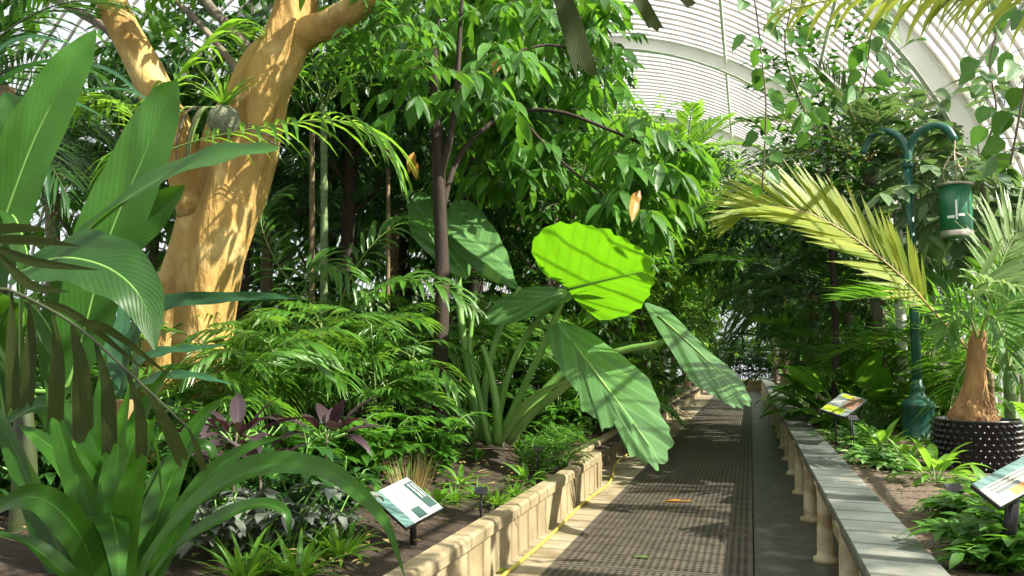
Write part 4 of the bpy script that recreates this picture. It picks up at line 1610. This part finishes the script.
# --- dark palm whose fronds fan over the upper left corner
cv = V((-7.2, 6.3, gz(-7.2, 6.3)))
ch_ = thing('corner_palm', 'dark palm with combed fronds fanning over the upper left corner', 'palm', cv)
mb = MB()
ct = V((-7.1, 6.3, 4.3))
tube(mb, spline([cv - V((0, 0, .1)), cv + V((.1, 0, 2)), ct], 14), [.12, .08], 10)
mb.build('trunk', 'cane_brown', ch_)
for rp in ([ct, P(-20, 60, 6.3), P(20, 22, 6.4), P(70, 2, 6.5), P(120, 5, 6.6)], [ct, P(-40, 100, 6.2), P(10, 70, 6.2), P(60, 62, 6.2), P(115, 90, 6.2)],
           [ct, P(-10, 30, 6.6), P(40, -25, 6.9), P(110, -40, 7.2)], [ct, P(-40, 130, 6.0), P(0, 125, 5.8), P(40, 150, 5.7), P(70, 200, 5.6)], [ct, P(0, 90, 6.8), P(70, 110, 7.3), P(120, 150, 7.6), P(150, 200, 7.7)]):
    mb = MB()
    frond(mb, [V(q) for q in rp], 34, .75, .045, Z, 58, 1.0, .2, .1, 0, 1, .016, n=4)
    mb.build('frond', ['dark', 'rachis_dark'], ch_)
# --- screw-pine like dark straps
pb = P(-30, 130, 5.3)
pn = thing('dark_strap_plant', 'plant with long dark arching strap leaves behind the upright paddle leaf', 'plant', V((pb.x, pb.y, GL)))
mb = MB()
tube(mb, spline([V((pb.x, pb.y, GL - .1)), V((pb.x + .05, pb.y, 1.8)), pb], 12), [.05, .035], 8)
mb.build('stem', 'cane_brown', pn)
for pts, w in (([(-30, 130, 5.3), (0, 85, 5.3), (50, 62, 5.3), (110, 72, 5.3), (150, 105, 5.3)], 15), ([(-30, 130, 5.3), (20, 105, 5.2), (80, 92, 5.1), (130, 92, 5.1), (170, 118, 5.1)], 13),
               ([(-30, 130, 5.3), (0, 110, 5.5), (60, 100, 5.7), (110, 120, 5.8)], 12), ([(-30, 130, 5.3), (-5, 60, 5.4), (30, 38, 5.5), (75, 45, 5.6)], 13),
               ([(-30, 130, 5.3), (10, 130, 5.1), (40, 160, 5.0), (50, 210, 5.0)], 12)):
    mb = MB()
    hleaf(mb, pts, w, V((0, -.35, 1)), p_strap, 18, 2, .5, .0, 3, .3)
    mb.build('leaf', 'blue', pn)
# --- ringed canes
for px, Y, top, r, mt, lab in ((322, 9.6, 105, .055, 'cane', 'tall green ringed bamboo cane right of the golden trunk'),
                               (310, 10.2, 120, .045, 'cane_brown', 'brown ringed bamboo cane beside the green one'),
                               (386, 12.0, 90, .04, 'cane_brown', 'thin brown cane left of the slender tree')):
    b = GX(px, Y)
    e = P(px + 2, top, Y)
    root = thing('bamboo_cane', lab, 'bamboo', b, 'ringed canes')
    mb = MB()
    nn = 40
    S = spline([b - V((0, 0, .1)), b.lerp(e, .5) + V((.02, 0, 0)), e], nn)
    tube(mb, S, [r, r * .8], 10, 0, True, lambda t, a: 1.10 if int(t * nn + .5) % 5 == 0 else 1)
    mb.build('cane', mt, root)
    for k in range(6):
        mb = MB()
        a = k * 2.4
        d = V((math.cos(a), math.sin(a), 0))
        frond(mb, [e, e + d * .5 + V((0, 0, .55)), e + d * 1.1 + V((0, 0, .6)), e + d * 1.6 + V((0, 0, .2))], 18, .5, .045, Z, 55, 1.2, .2, .2, 0, 1, .01)
        mb.build('frond', ['mid', 'rachis'], root)
# --- cane palms with drooping narrow leaflets (middle understorey)
cp_ = canes('cane_palm', 'x', 'palm', 7, 1.45, .85, .44, .050, 5, ('canep', 'rachis'))
scatter(cp_, [(385, 8.2, .95, 'clumping cane palm with drooping narrow leaflets, in front of the slender tree'),
              (345, 8.6, 1.0, 'clumping cane palm below the arching palm, left of the slender tree'),
              (285, 7.6, .95, 'clumping cane palm right of the golden trunk foot'),
               (230, 6.6, .85, 'clumping cane palm in front of the golden trunk foot'),
              (375, 10.4, 1.25, 'tall clumping cane palm behind the front cane palms'),
              (310, 10.8, 1.3, 'tall clumping cane palm at the foot of the ringed canes'),
              (470, 11.5, 1.2, 'clumping cane palm behind the taro stalks'),
              (150, 7.6, 1.0, 'clumping cane palm left of the golden trunk')], 'cane palms of the left bed')
# --- leafy shrubs near the kerb
sh = shrub('glossy_shrub', 'x', 'shrub', .80, .50, 9, .20, .075, p_lance, 'mid', 'stalk', 7, 42, .6)
scatter(sh, [(372, 7.0, .95, 'low glossy-leaved shrub behind the white and green board'),
             (430, 7.6, .9, 'low glossy-leaved shrub left of the taro base'),
             (330, 6.6, .9, 'low glossy-leaved shrub above the purple plant'),
             (290, 6.2, .9, 'low glossy-leaved shrub between the lily leaf and the cane palms'),
             (560, 11.6, 1.1, 'low glossy-leaved shrub behind the young taro leaf'),
             (610, 13.0, 1.1, 'low glossy-leaved shrub beside the kerb corner block')], 'low glossy shrubs of the left bed')
fs = shrub('feathery_shrub', 'x', 'shrub', .42, .42, 9, .14, .022, p_lance, 'mid', 'stalk', 11, 46, .5, n=2)
scatter(fs, [(562, 9.2, 1.0, 'low feathery-leaved plant right of the taro base'),
             (590, 10.4, 1.0, 'low feathery-leaved plant beside the end of the near kerb'),
             (540, 8.7, .7, 'low feathery-leaved plant in front of the taro base')], 'feathery low plants by the kerb')
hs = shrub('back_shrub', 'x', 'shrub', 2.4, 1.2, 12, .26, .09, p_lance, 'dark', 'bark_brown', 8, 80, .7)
scatter(hs, [(60, 8.6, 1.0, 'tall dark shrub behind the banana leaves'),
             (150, 8.8, .75, 'tall dark shrub left of the golden trunk'),
             (185, 10.5, 1.1, 'tall dark shrub behind the golden trunk'),
             (275, 14.5, 1.3, 'tall dark shrub right of the golden trunk, far back'),
             (340, 16.5, 1.4, 'tall dark shrub far behind the ringed canes'),
             (410, 13.5, 1.2, 'tall dark shrub behind the cane palms'),
             (470, 16.0, 1.4, 'tall dark shrub behind the taro stalks, far back'),
             (540, 17.0, 1.4, 'tall dark shrub behind the lime leaf, far back'),
             (600, 18.0, 1.3, 'tall dark shrub between the taro and the far kerb'),
             (235, 12.5, 1.25, 'tall dark shrub just right behind the golden trunk'),
             (305, 12.8, 1.25, 'tall dark shrub right behind the ringed canes'),
             (372, 12.6, 1.2, 'tall dark shrub behind the thin brown cane'),
             (440, 12.2, 1.15, 'tall dark shrub behind the slender tree foot'),
             (505, 14.0, 1.25, 'tall dark shrub behind the left taro leaf'),
             (10, 6.6, .9, 'tall dark shrub at the left edge behind the fishtail fronds'),
             (640, 24.0, 1.4, 'tall dark shrub along the far kerb'),
             (700, 38.0, 1.6, 'tall dark shrub at the corner where the walkway ends')], 'tall dark shrubs at the back')
for k_, (x_, y_) in enumerate(((-1.6, 43.6), (-.5, 43.9), (.5, 43.7), (1.6, 43.5), (-1.0, 44.8), (0, 44.9), (1.0, 44.8))):
    dup(hs, V((x_, y_, .3)), k_ * 1.3, 1.25, 'tall dark shrub beyond the end wall of the walkway', 'shrubs beyond the end wall')
# --- yellow straw grass
sg = thing('straw_grass', 'tuft of dry straw-coloured grass behind the white and green board', 'grass tuft', GX(412, 6.0))
mb = MB()
c0 = V(sg['_o'])
for k in range(130):
    a = U(0, 6.28)
    rr = U(0, .09)
    leaf(mb, c0 + V((rr * math.cos(a), rr * math.sin(a), -.02)), V((math.cos(a) * .35, math.sin(a) * .35, 1)), U(.34, .52), .011, V((math.cos(a), math.sin(a), 0)), p_grass, U(.1, .8), .2, 3)
mb.build('blades', 'straw', sg)
# --- small greens
gt_ = clump('green_tuft', 'x', 'plant', 34, .26, .035, p_grass, 0, ['bright', 'stalk'], (.15, 1.3), (.5, 1.2), 0, 3, 1, 5, .3)
scatter(gt_, [(497, 6.7, .9, 'low bright green tuft beside the kerb, right of the board'),
              (515, 7.2, .8, 'small bright green tuft just beyond the low tuft at the kerb'),
              (455, 6.6, .7, 'small bright green tuft right of the dry grass'),
              (478, 6.9, .75, 'small green tuft between the dry grass and the kerb'),
              (300, 4.1, 1.3, 'grassy tuft under the drooping lily leaf'),
              (250, 3.9, 1.3, 'grassy tuft at the picture bottom beside the lily'),
              (345, 4.6, 1.2, 'grassy tuft left of the board post')], 'small green tufts')
sl = clump('rosette_plant', 'x', 'plant', 14, .30, .075, p_lance, .04, ['bright', 'stalk'], (.3, 1.2), (.5, 1.1), .02, 2, 2, 6, .3)
scatter(sl, [(437, 6.3, .8, 'small light green rosette right of the board edge'),
             (528, 8.0, .9, 'small light green rosette below the taro base, by the kerb'),
             (462, 7.3, .8, 'small light green rosette in the bare soil before the taro'),
             (385, 6.0, .8, 'small light green rosette left of the dry grass')], 'light green rosettes')
# --- purple and silver foliage near the lily
pu = clump('purple_plant', 'x', 'plant', 16, .34, .10, p_lance, .10, ['purple', 'stalk'], (.2, 1.3), (.6, 1.3), .03, 2, 2, 7, .3)
for ch in pu.children:
    ch.location.z += .55
mb = MB()
tube(mb, [(0, 0, -.05), (.015, 0, .3), (0, 0, .60)], [.014, .010], 6)
mb.build('stem', 'bark_grey', pu)
scatter(pu, [(328, 5.4, 1.0, 'dark purple-leaved plant left of the white and green board'),
             (238, 4.8, 1.0, 'dark purple-leaved plant below the golden trunk'),
             (212, 4.9, .8, 'dark purple-leaved plant beside the lily, nearest the trunk'),
             (262, 4.4, .8, 'dark purple-leaved plant above the long lily leaf')], 'purple-leaved plants')
sv = shrub('silver_leaf_plant', 'x', 'plant', .60, .34, 7, .13, .075, p_ovate, 'silver', 'stalk', 5, 18, .8, n=4)
scatter(sv, [(292, 4.5, 1.0, 'silver-leaved plant under the arching lily leaf'),
             (335, 4.8, .8, 'silver-leaved plant left of the board post'),
             (222, 4.2, .9, 'silver-leaved plant at the right edge of the lily'),
             (262, 4.3, .9, 'silver-leaved plant under the middle of the long lily leaf')], 'silver-leaved plants')
dk = shrub('dark_shrub', 'x', 'shrub', .75, .5, 9, .17, .07, p_ovate, 'dark', 'stalk', 7, 42, .7)
scatter(dk, [(300, 4.9, .85, 'dark low shrub behind the silver leaves'),
             (200, 4.9, 1.0, 'dark low shrub behind the lily'),
             (240, 5.6, 1.0, 'dark low shrub in front of the golden trunk'),
             (60, 4.8, 1.2, 'dark low shrub behind the lily at the left edge'),
             (345, 5.4, .6, 'dark low shrub just left of the board'),
             (120, 6.0, 1.3, 'dark shrub between the banana stem and the golden trunk'),
             (-20, 5.0, 1.4, 'dark shrub at the left picture edge'),
             (180, 6.2, 1.1, 'dark shrub at the golden trunk foot'),
             (650, 14.5, 1.2, 'dark shrub along the far kerb, below the right taro leaf'),
             (665, 17.0, 1.3, 'dark shrub further along the far kerb'),
             (680, 20.0, 1.5, 'dark shrub on the far kerb where the hose climbs'),
             (692, 25.0, 1.7, 'dark shrub at the far end of the left kerb'),
             (520, 12.5, 1.4, 'dark shrub behind the taro stalks'),
             (580, 14.5, 1.6, 'dark shrub behind the lime leaf')], 'dark low shrubs of the left bed')
# --- background trees: left
t1 = tree('leafy_tree', 'x', 'tree', 4.6, .12, [((0, 0, 4.8), (1.3, 1.3, 1.0), 80), ((1.1, .3, 3.9), (1.0, 1.0, .9), 60), ((-1.0, .4, 4.0), (1.0, 1.0, .9), 60),
                                                ((.2, -1.0, 3.4), (1.0, 1.0, .9), 60), ((-.2, .9, 2.8), (1.0, 1.0, .8), 50), ((.4, .1, 1.9), (.9, .9, .7), 40)], .24, .10, p_lance, 'mid', hang=.5)
scatter(t1, [(560, 15, 1.0, 'leafy green tree behind the big lime taro leaf'),
             (480, 17, 1.15, 'leafy green tree behind the slender tree, on its right'),
             (400, 19, 1.3, 'leafy green tree behind the slender tree, on its left'),
             (620, 19, 1.15, 'leafy green tree left of the far walkway, before the ferny crown'),
             (320, 17, 1.3, 'leafy green tree far behind the ringed canes'),
             (240, 19, 1.3, 'leafy green tree hidden behind the golden trunk'),
             (520, 24, 1.5, 'leafy green tree in the far left depth'),
             (110, 15, 1.1, 'leafy green tree behind the paddle leaves'),
             (655, 27, 1.3, 'leafy green tree deep along the left kerb')], 'leafy trees behind the left bed')
t2 = tree('bright_tree', 'x', 'tree', 4.4, .09, [((0, 0, 4.6), (1.2, 1.2, 1.0), 80), ((.9, -.3, 3.6), (1.0, 1.0, .9), 70), ((-.8, .2, 3.6), (.9, .9, .9), 60), ((.2, .3, 2.5), (1.0, 1.0, .8), 60),
                                                 ((.0, -.2, 1.5), (.9, .9, .7), 50)], .19, .085, p_ovate, 'bright', hang=.3)
scatter(t2, [(668, 17, 1.1, 'bright sunlit tree by the far kerb, above the right taro leaf'),
             (690, 23, 1.25, 'bright sunlit tree further along the far kerb'),
             (706, 36, 1.5, 'bright sunlit tree at the far end of the left kerb'),
             (640, 22, 1.4, 'bright sunlit tree behind the hanging leafy branch'),
             (850, 19, 1.2, 'bright sunlit tree right of the far walkway'),
             (800, 27, 1.3, 'bright sunlit tree deep along the right side of the walkway'),
             (768, 38, 1.3, 'bright sunlit tree at the very end of the walkway, right side'),
             (728, 41, 1.3, 'bright sunlit tree at the very end of the walkway, left side')], 'bright trees along the far walkway')
# --- tall canopy trees whose crowns close the upper left
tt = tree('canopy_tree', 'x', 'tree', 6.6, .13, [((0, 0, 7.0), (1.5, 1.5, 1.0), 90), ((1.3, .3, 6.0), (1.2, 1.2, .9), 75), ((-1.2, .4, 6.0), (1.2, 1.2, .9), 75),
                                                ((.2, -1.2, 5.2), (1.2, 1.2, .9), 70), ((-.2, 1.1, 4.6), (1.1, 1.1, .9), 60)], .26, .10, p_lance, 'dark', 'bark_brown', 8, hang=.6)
scatter(tt, [(345, 12.0, 1.0, 'tall canopy tree behind the ringed canes'),
             (470, 13.5, 1.05, 'tall canopy tree right behind the slender tree'),
             (548, 15.0, 1.0, 'tall canopy tree behind the lime leaf and hanging branch'),
             (240, 11.0, 1.0, 'tall canopy tree behind the golden trunk fork'),
             (400, 16.5, 1.1, 'tall canopy tree in the left depth behind the brown cane'),
             (590, 20.0, 1.0, 'tall canopy tree left of the white roof rib')], 'tall canopy trees of the left bed')
# --- ferny-crowned tree
ft_ = palm('ferny_tree', 'x', 'tree', 5.6, .10, 26, 1.9, .42, .07, 22, (-.25, 1.1), (.7, 1.4), ('bright', 'rachis'), .4, 65, 'bark_grey', rr=.015, lean=1.35)
scatter(ft_, [(700, 18.5, 1.0, 'tall tree with ferny light green crown under the white roof rib'),
              (672, 24, 1.05, 'second ferny-crowned tree, left of the tallest one')], 'ferny-crowned trees')
for o_ in [o for o in COL.objects if o.name.startswith('ferny_tree')]:
    o_.rotation_euler = (0, 0, 0)
# --- trees leaning over the far walkway
lt = tree('leaning_tree', 'x', 'tree', 4.0, .09, [((1.6, 0, 4.9), (1.2, 1.3, .9), 90), ((2.2, .5, 4.0), (1.0, 1.1, .8), 80), ((1.0, -.4, 3.8), (1.0, 1.0, .8), 70), ((.4, .3, 2.8), (.8, 1.0, .8), 60), ((.2, 0, 1.8), (.6, .9, .7), 50)],
          .20, .085, p_ovate, 'bright', 'bark_grey', 7, hang=.4, lean=1.3)
lt.location = (-2.45, 19.5, gz(-2.45, 19))
lt['label'] = 'leafy bright tree leaning over the walkway from the left kerb, nearest of the leaning ones'
lt['group'] = 'trees leaning over the far walkway'
dup(lt, V((-2.4, 27.0, gz(-2.4, 27))), .3, 1.1, 'leafy bright tree leaning over the walkway from the left kerb, middle of the leaning ones', 'trees leaning over the far walkway')
dup(lt, V((-2.5, 37.0, gz(-2.5, 37))), -.2, 1.25, 'leafy bright tree leaning over the walkway near its far end, from the left', 'trees leaning over the far walkway')
ld = tree('leaning_dark_tree', 'x', 'tree', 3.4, .08, [((-1.2, 0, 4.4), (1.1, 1.3, .9), 80), ((-1.5, .5, 3.3), (.9, 1.1, .7), 70), ((-.6, -.4, 3.6), (1.0, 1.0, .8), 60), ((-.3, .3, 2.4), (.7, 1.0, .8), 60)],
          .22, .09, p_lance, 'dark', 'bark_brown', 8, hang=.7, lean=-1.0)
ld.location = (1.3, 17.5, gz(1, 17))
ld['label'] = 'dark tree leaning over the walkway from the right bed, nearest of the right leaning ones'
ld['group'] = 'dark trees leaning over the walkway'
dup(ld, V((1.35, 23.5, gz(1, 23))), .2, 1.1, 'dark tree leaning over the walkway from the right bed, middle of the right leaning ones', 'dark trees leaning over the walkway')
dup(ld, V((1.4, 31.0, gz(1, 31))), -.2, 1.15, 'dark tree leaning over the walkway from the right bed near its far end', 'dark trees leaning over the walkway')
# --- dark palms over the far walkway
dp = palm('dark_palm', 'x', 'palm', 2.2, .10, 14, 2.2, .7, .05, 34, (-.3, 1.1), (1.0, 1.7), ('dark', 'rachis_dark'), .7, 58, 'cane_brown', rr=.02)
scatter(dp, [(790, 16.0, 1.0, 'dark palm leaning over the walkway, right of its far end'),
             (815, 20.0, 1.2, 'dark palm behind the one leaning over the walkway'),
             (700, 21.0, .9, 'dark palm at the left of the far walkway'),
             (780, 30.0, 1.5, 'dark palm at the far end of the ledge'),
             (850, 15.0, .9, 'dark palm behind the grey board'),
             (720, 33.0, 1.5, 'dark palm at the far end of the left kerb')], 'dark palms at the far walkway')
# --- right side shrubs and palms
ph = clump('broad_leaf_plant', 'x', 'plant', 20, .62, .26, p_ovate, .60, ['mid', 'stalk'], (.25, 1.35), (.5, 1.3), .03, 3, 2, 8, .2, pr=.011)
scatter(ph, [(850, 12.5, 1.15, 'broad-leaved clump behind the grey board'),
             (815, 13.5, 1.0, 'broad-leaved clump at the ledge, left of the grey board'),
             (790, 18.0, 1.1, 'broad-leaved clump further along the ledge')], 'broad-leaved clumps of the right bed')
pb2 = clump('bright_broad_leaf_plant', 'x', 'plant', 20, .55, .22, p_ovate, .55, ['bright', 'stalk'], (.25, 1.35), (.5, 1.3), .03, 3, 2, 8, .2, pr=.010)
scatter(pb2, [(885, 12.8, 1.1, 'light broad-leaved clump between the grey board and the green post'),
              (940, 12.8, 1.1, 'light broad-leaved clump behind the green post base'),
              (1000, 11.2, .8, 'light broad-leaved clump behind the potted palm'),
              (1035, 9.5, .8, 'light broad-leaved clump at the right picture edge behind the pot')], 'light broad-leaved clumps')
bl = shrub('light_green_shrub', 'x', 'shrub', 1.3, .8, 12, .24, .10, p_lance, 'bright', 'stalk', 7, 52, .6)
scatter(bl, [(905, 14.0, 1.2, 'light green shrub behind the green post, left side'),
             (965, 13.0, 1.2, 'light green shrub between the post and the potted palm'),
             (870, 14.5, 1.2, 'light green shrub above the grey board')], 'light green shrubs of the right bed')
rt = tree('dark_leaved_tree', 'x', 'tree', 4.4, .045, [((0, 0, 4.6), (.9, .9, 1.1), 70), ((.4, -.3, 3.6), (.8, .8, .9), 60), ((-.5, .2, 3.4), (.8, .8, .9), 60), ((.1, .2, 2.5), (.8, .8, .8), 50)],
          .15, .085, p_ovate, 'dark', 'bark_brown', 6, hang=.1, ldroop=.4)
scatter(rt, [(800, 12.8, 1.08, 'dark round-leaved tree right of the walkway, left of the green post'),
             (835, 17, 1.2, 'dark round-leaved tree behind the left hook of the post')], 'dark round-leaved trees of the right bed')
gp_ = palm('grey_palm', 'x', 'palm', 3.6, .09, 13, 2.0, .55, .04, 34, (.0, 1.35), (.6, 1.3), ('grey', 'rachis_tan'), .3, 40, 'bark_grey', rr=.016)
scatter(gp_, [(878, 13.5, 1.12, 'grey-green palm rising behind the green post'),
              (925, 15.0, 1.05, 'grey-green palm right of the green post, further back')], 'grey-green palms')
tp2 = palm('arching_green_palm', 'x', 'palm', .8, .06, 11, 1.9, .65, .05, 30, (.1, 1.25), (.9, 1.5), ('mid', 'rachis'), .6, 55, 'cane', rr=.014)
scatter(tp2, [(856, 13.4, .75, 'green feather palm under the golden frond'),
              (1010, 12.0, 1.1, 'green feather palm behind the hanging can'),
              (930, 13.5, 1.15, 'green feather palm behind the post shaft'),
              (810, 15.5, 1.0, 'green feather palm by the ledge before the dark palms')], 'green feather palms of the right bed')
# --- right low planting
pl = clump('peace_lily', 'x', 'plant', 26, .36, .10, p_lance, .14, ['bright', 'stalk'], (.25, 1.35), (.6, 1.3), .02, 3, 2, 7, .3, pr=.005)
scatter(pl, [(932, 7.4, .85, 'peace lily with arching light leaves in front of the pot'),
             (905, 8.6, .6, 'small peace lily left of the post base, beside the gravel'),
             (880, 9.4, .85, 'peace lily behind the small label by the grey board'),
             (990, 6.2, .7, 'peace lily behind the cream and orange board')], 'peace lilies of the right bed', .03)
lc = shrub('low_leafy_plant', 'x', 'plant', .24, .26, 9, .13, .055, p_ovate, 'mid', 'stalk', 7, 40, .5, hang=0)
scatter(lc, [(988, 4.9, .8, 'low leafy plant left of the thick black sign post'),
             (1000, 4.5, 1.0, 'low leafy plant under the cream and orange board'),
             (950, 5.7, .65, 'low leafy plant at the gravel edge, beside the small label'),
             (1030, 5.0, 1.1, 'low leafy plant right of the thick black sign post'),
             (985, 5.4, 1.0, 'low leafy plant behind the thick black sign post'),
             (982, 4.4, .6, 'low leafy plant against the ledge, nearest the picture bottom'),
             (1010, 5.8, 1.0, 'low leafy plant between the nearest sign and the pot')], 'low leafy plants by the nearest sign')
vg = shrub('variegated_groundcover', 'x', 'plant', .22, .36, 9, .10, .055, p_ovate, 'varieg', 'stalk', 6, 34, .4, hang=0)
scatter(vg, [(872, 8.6, 1.0, 'pale variegated ground cover in front of the grey board'),
             (855, 8.3, .8, 'pale variegated ground cover against the ledge by the grey board'),
             (888, 8.2, .9, 'pale variegated ground cover left of the peace lily'),
             (862, 9.6, .9, 'pale variegated ground cover under the grey board legs'),
             (838, 10.5, .9, 'pale variegated ground cover along the ledge beyond the grey board')], 'variegated ground cover')
# --- climbers hanging from the roof
M_up = V((0, 0, 1))


def vine(label, pts, nl, LL, LW, mat='vine', twigs=0):
    root = thing('hanging_vine', label, 'vine', P(*pts[-1]), 'hanging vines')
    m = MB()
    S = spline(hp(pts), 30)
    tube(m, S, .007, 5)
    m.build('stem', 'bark_grey', root)
    m = MB()
    for k in range(nl):
        t = (k + .5) / nl * 30
        i = min(29, int(t))
        q = S[i].lerp(S[i + 1], t - i)
        a = U(0, 6.28)
        d = V((math.cos(a), math.sin(a), U(-.3, .2)))
        e = q + d.normalized() * U(.05, .14)
        tube(m, [q, e], .003, 4, 1, False)
        leaf(m, e, d + V((0, 0, -1.0)), LL * U(.8, 1.15), LW * U(.85, 1.1), (TOCAM + V((U(-.7, .7), 0, U(-.3, .9)))).normalized(), p_ovate, .35, .18, 5, 2, .03)
    m.build('leaves', [mat, 'bark_grey'], root)


vine('vine of round leaves hanging at the right of the green post', [(1018, -80, 6.0), (1006, 0, 6.0), (990, 60, 6.0), (996, 110, 6.0), (985, 150, 6.1)], 20, .16, .125)
vine('vine of round leaves hanging at the right picture edge', [(1050, -60, 5.6), (1030, 40, 5.6), (1022, 100, 5.6), (1010, 165, 5.8)], 18, .16, .125)
vine('vine of round leaves hanging over the walkway, left of the others', [(745, -60, 7.0), (756, 10, 7.0), (762, 60, 7.0), (766, 110, 7.0), (762, 190, 7.2)], 24, .16, .12)
vine('vine of round leaves trailing above the dark round-leaved tree', [(800, -70, 7.4), (792, 0, 7.4), (785, 50, 7.5), (800, 100, 7.6), (815, 130, 7.8)], 26, .17, .12)
vine('vine of long leaves trailing above the left hook of the post', [(900, -70, 8), (885, 0, 8), (872, 30, 8.1), (868, 60, 8.2), (862, 95, 8.4)], 18, .22, .14)
gl = tree('grey_leaved_tree', 'x', 'tree', 3.6, .05, [((0, 0, 3.9), (.8, .8, .6), 34), ((.5, -.2, 3.2), (.7, .7, .6), 30), ((-.5, .1, 3.0), (.7, .7, .6), 30)], .30, .18, p_ovate, 'grey', 'bark_grey', 6, hang=.3, ldroop=.5)
scatter(gl, [(925, 14.0, 1.15, 'small tree with large grey-green leaves behind the right hook of the post'),
             (990, 12.6, .98, 'small tree with large grey-green leaves behind the hanging can')], 'grey-leaved small trees')
vine('dense vine below the right roof rib, above the post', [(890, -60, 11.6), (884, 20, 11.8), (892, 60, 12), (915, 85, 12.2), (945, 100, 12.4)], 20, .25, .15, 'grey')
# --- palm frond over the top right corner
oc = V((3.3, 3.9, GR))
op = thing('overhanging_palm', 'palm outside the right edge whose light fronds cross the top right corner', 'palm', oc)
mb = MB()
ot = V((3.2, 3.9, 3.6))
tube(mb, spline([oc - V((0, 0, .1)), oc + V((.05, 0, 1.5)), ot], 14), [.07, .05], 9)
mb.build('trunk', 'cane_brown', op)
for rp in ([ot, P(1080, -30, 3.9), P(1000, -22, 3.9), P(930, -12, 3.9), P(850, -4, 3.9), P(780, 12, 3.9)], [ot, P(1100, -20, 3.7), P(1040, -14, 3.6), P(980, -12, 3.5), P(905, -8, 3.5)]):
    mb = MB()
    frond(mb, [V(q) for q in rp], 26, .40, .045, Z, 60, 2.2, .0, .2, 0, 1, .009, n=4, endang=30)
    mb.build('frond', ['yellow', 'rachis'], op)

dup(tt, V((2.75, 2.9, GR)), .7, .72, 'tall canopy tree added outside the right edge to shade the foreground plants', 'added shade trees outside the right edge')  # added tree, placed out of view to throw shade on the lower left plants
# --- uncountable things
mb = MB()
for k in range(900):
    Y = 4 + 14 * rng.random() ** 1.5
    x = XK - .2 - U(0, 2.6)
    a = U(0, 6.28)
    leaf(mb, V((x, Y, gz(x, Y) + .03)), V((math.cos(a), math.sin(a), U(-.05, .25))), U(.05, .12), U(.02, .05), Z, p_lance, .3, .3, 2, tone=rng.random(), mat=rng.choice((0, 0, 1)))
for k in range(500):
    Y = 4 + 8 * rng.random()
    x = U(.85, 2.8)
    a = U(0, 6.28)
    leaf(mb, V((x, Y, GR + .03)), V((math.cos(a), math.sin(a), U(-.05, .25))), U(.03, .09), U(.015, .04), Z, p_lance, .3, .3, 2, tone=rng.random(), mat=rng.choice((0, 1)))
tag(mb.build('leaf_litter', ['straw', 'fish']), 'scattered dry leaf litter lying on the soil of both beds', 'leaf litter', kind='stuff')
mb = MB()
for k in range(1500):
    if k % 3:
        Y = 4.5 + 26 * rng.random() ** 1.4
        x = XK - .35 - U(0, 4.5)
        if 4.8 < Y < 8.4 and x > -2.9:
            continue
    else:
        Y = 9.5 + 22 * rng.random()
        x = U(.95, 3.6)
    b = V((x, Y, gz(x, Y)))
    for j in range(5):
        a = U(0, 6.28)
        leaf(mb, b, V((math.cos(a), math.sin(a), U(.6, 1.8))), U(.12, .34), U(.03, .07), Z, p_lance, U(.6, 1.4), .25, 3, mat=rng.choice((0, 0, 1)))
tag(mb.build('undergrowth', ['mid', 'dark']), 'low mixed undergrowth covering the soil between the larger plants', 'undergrowth', kind='stuff')
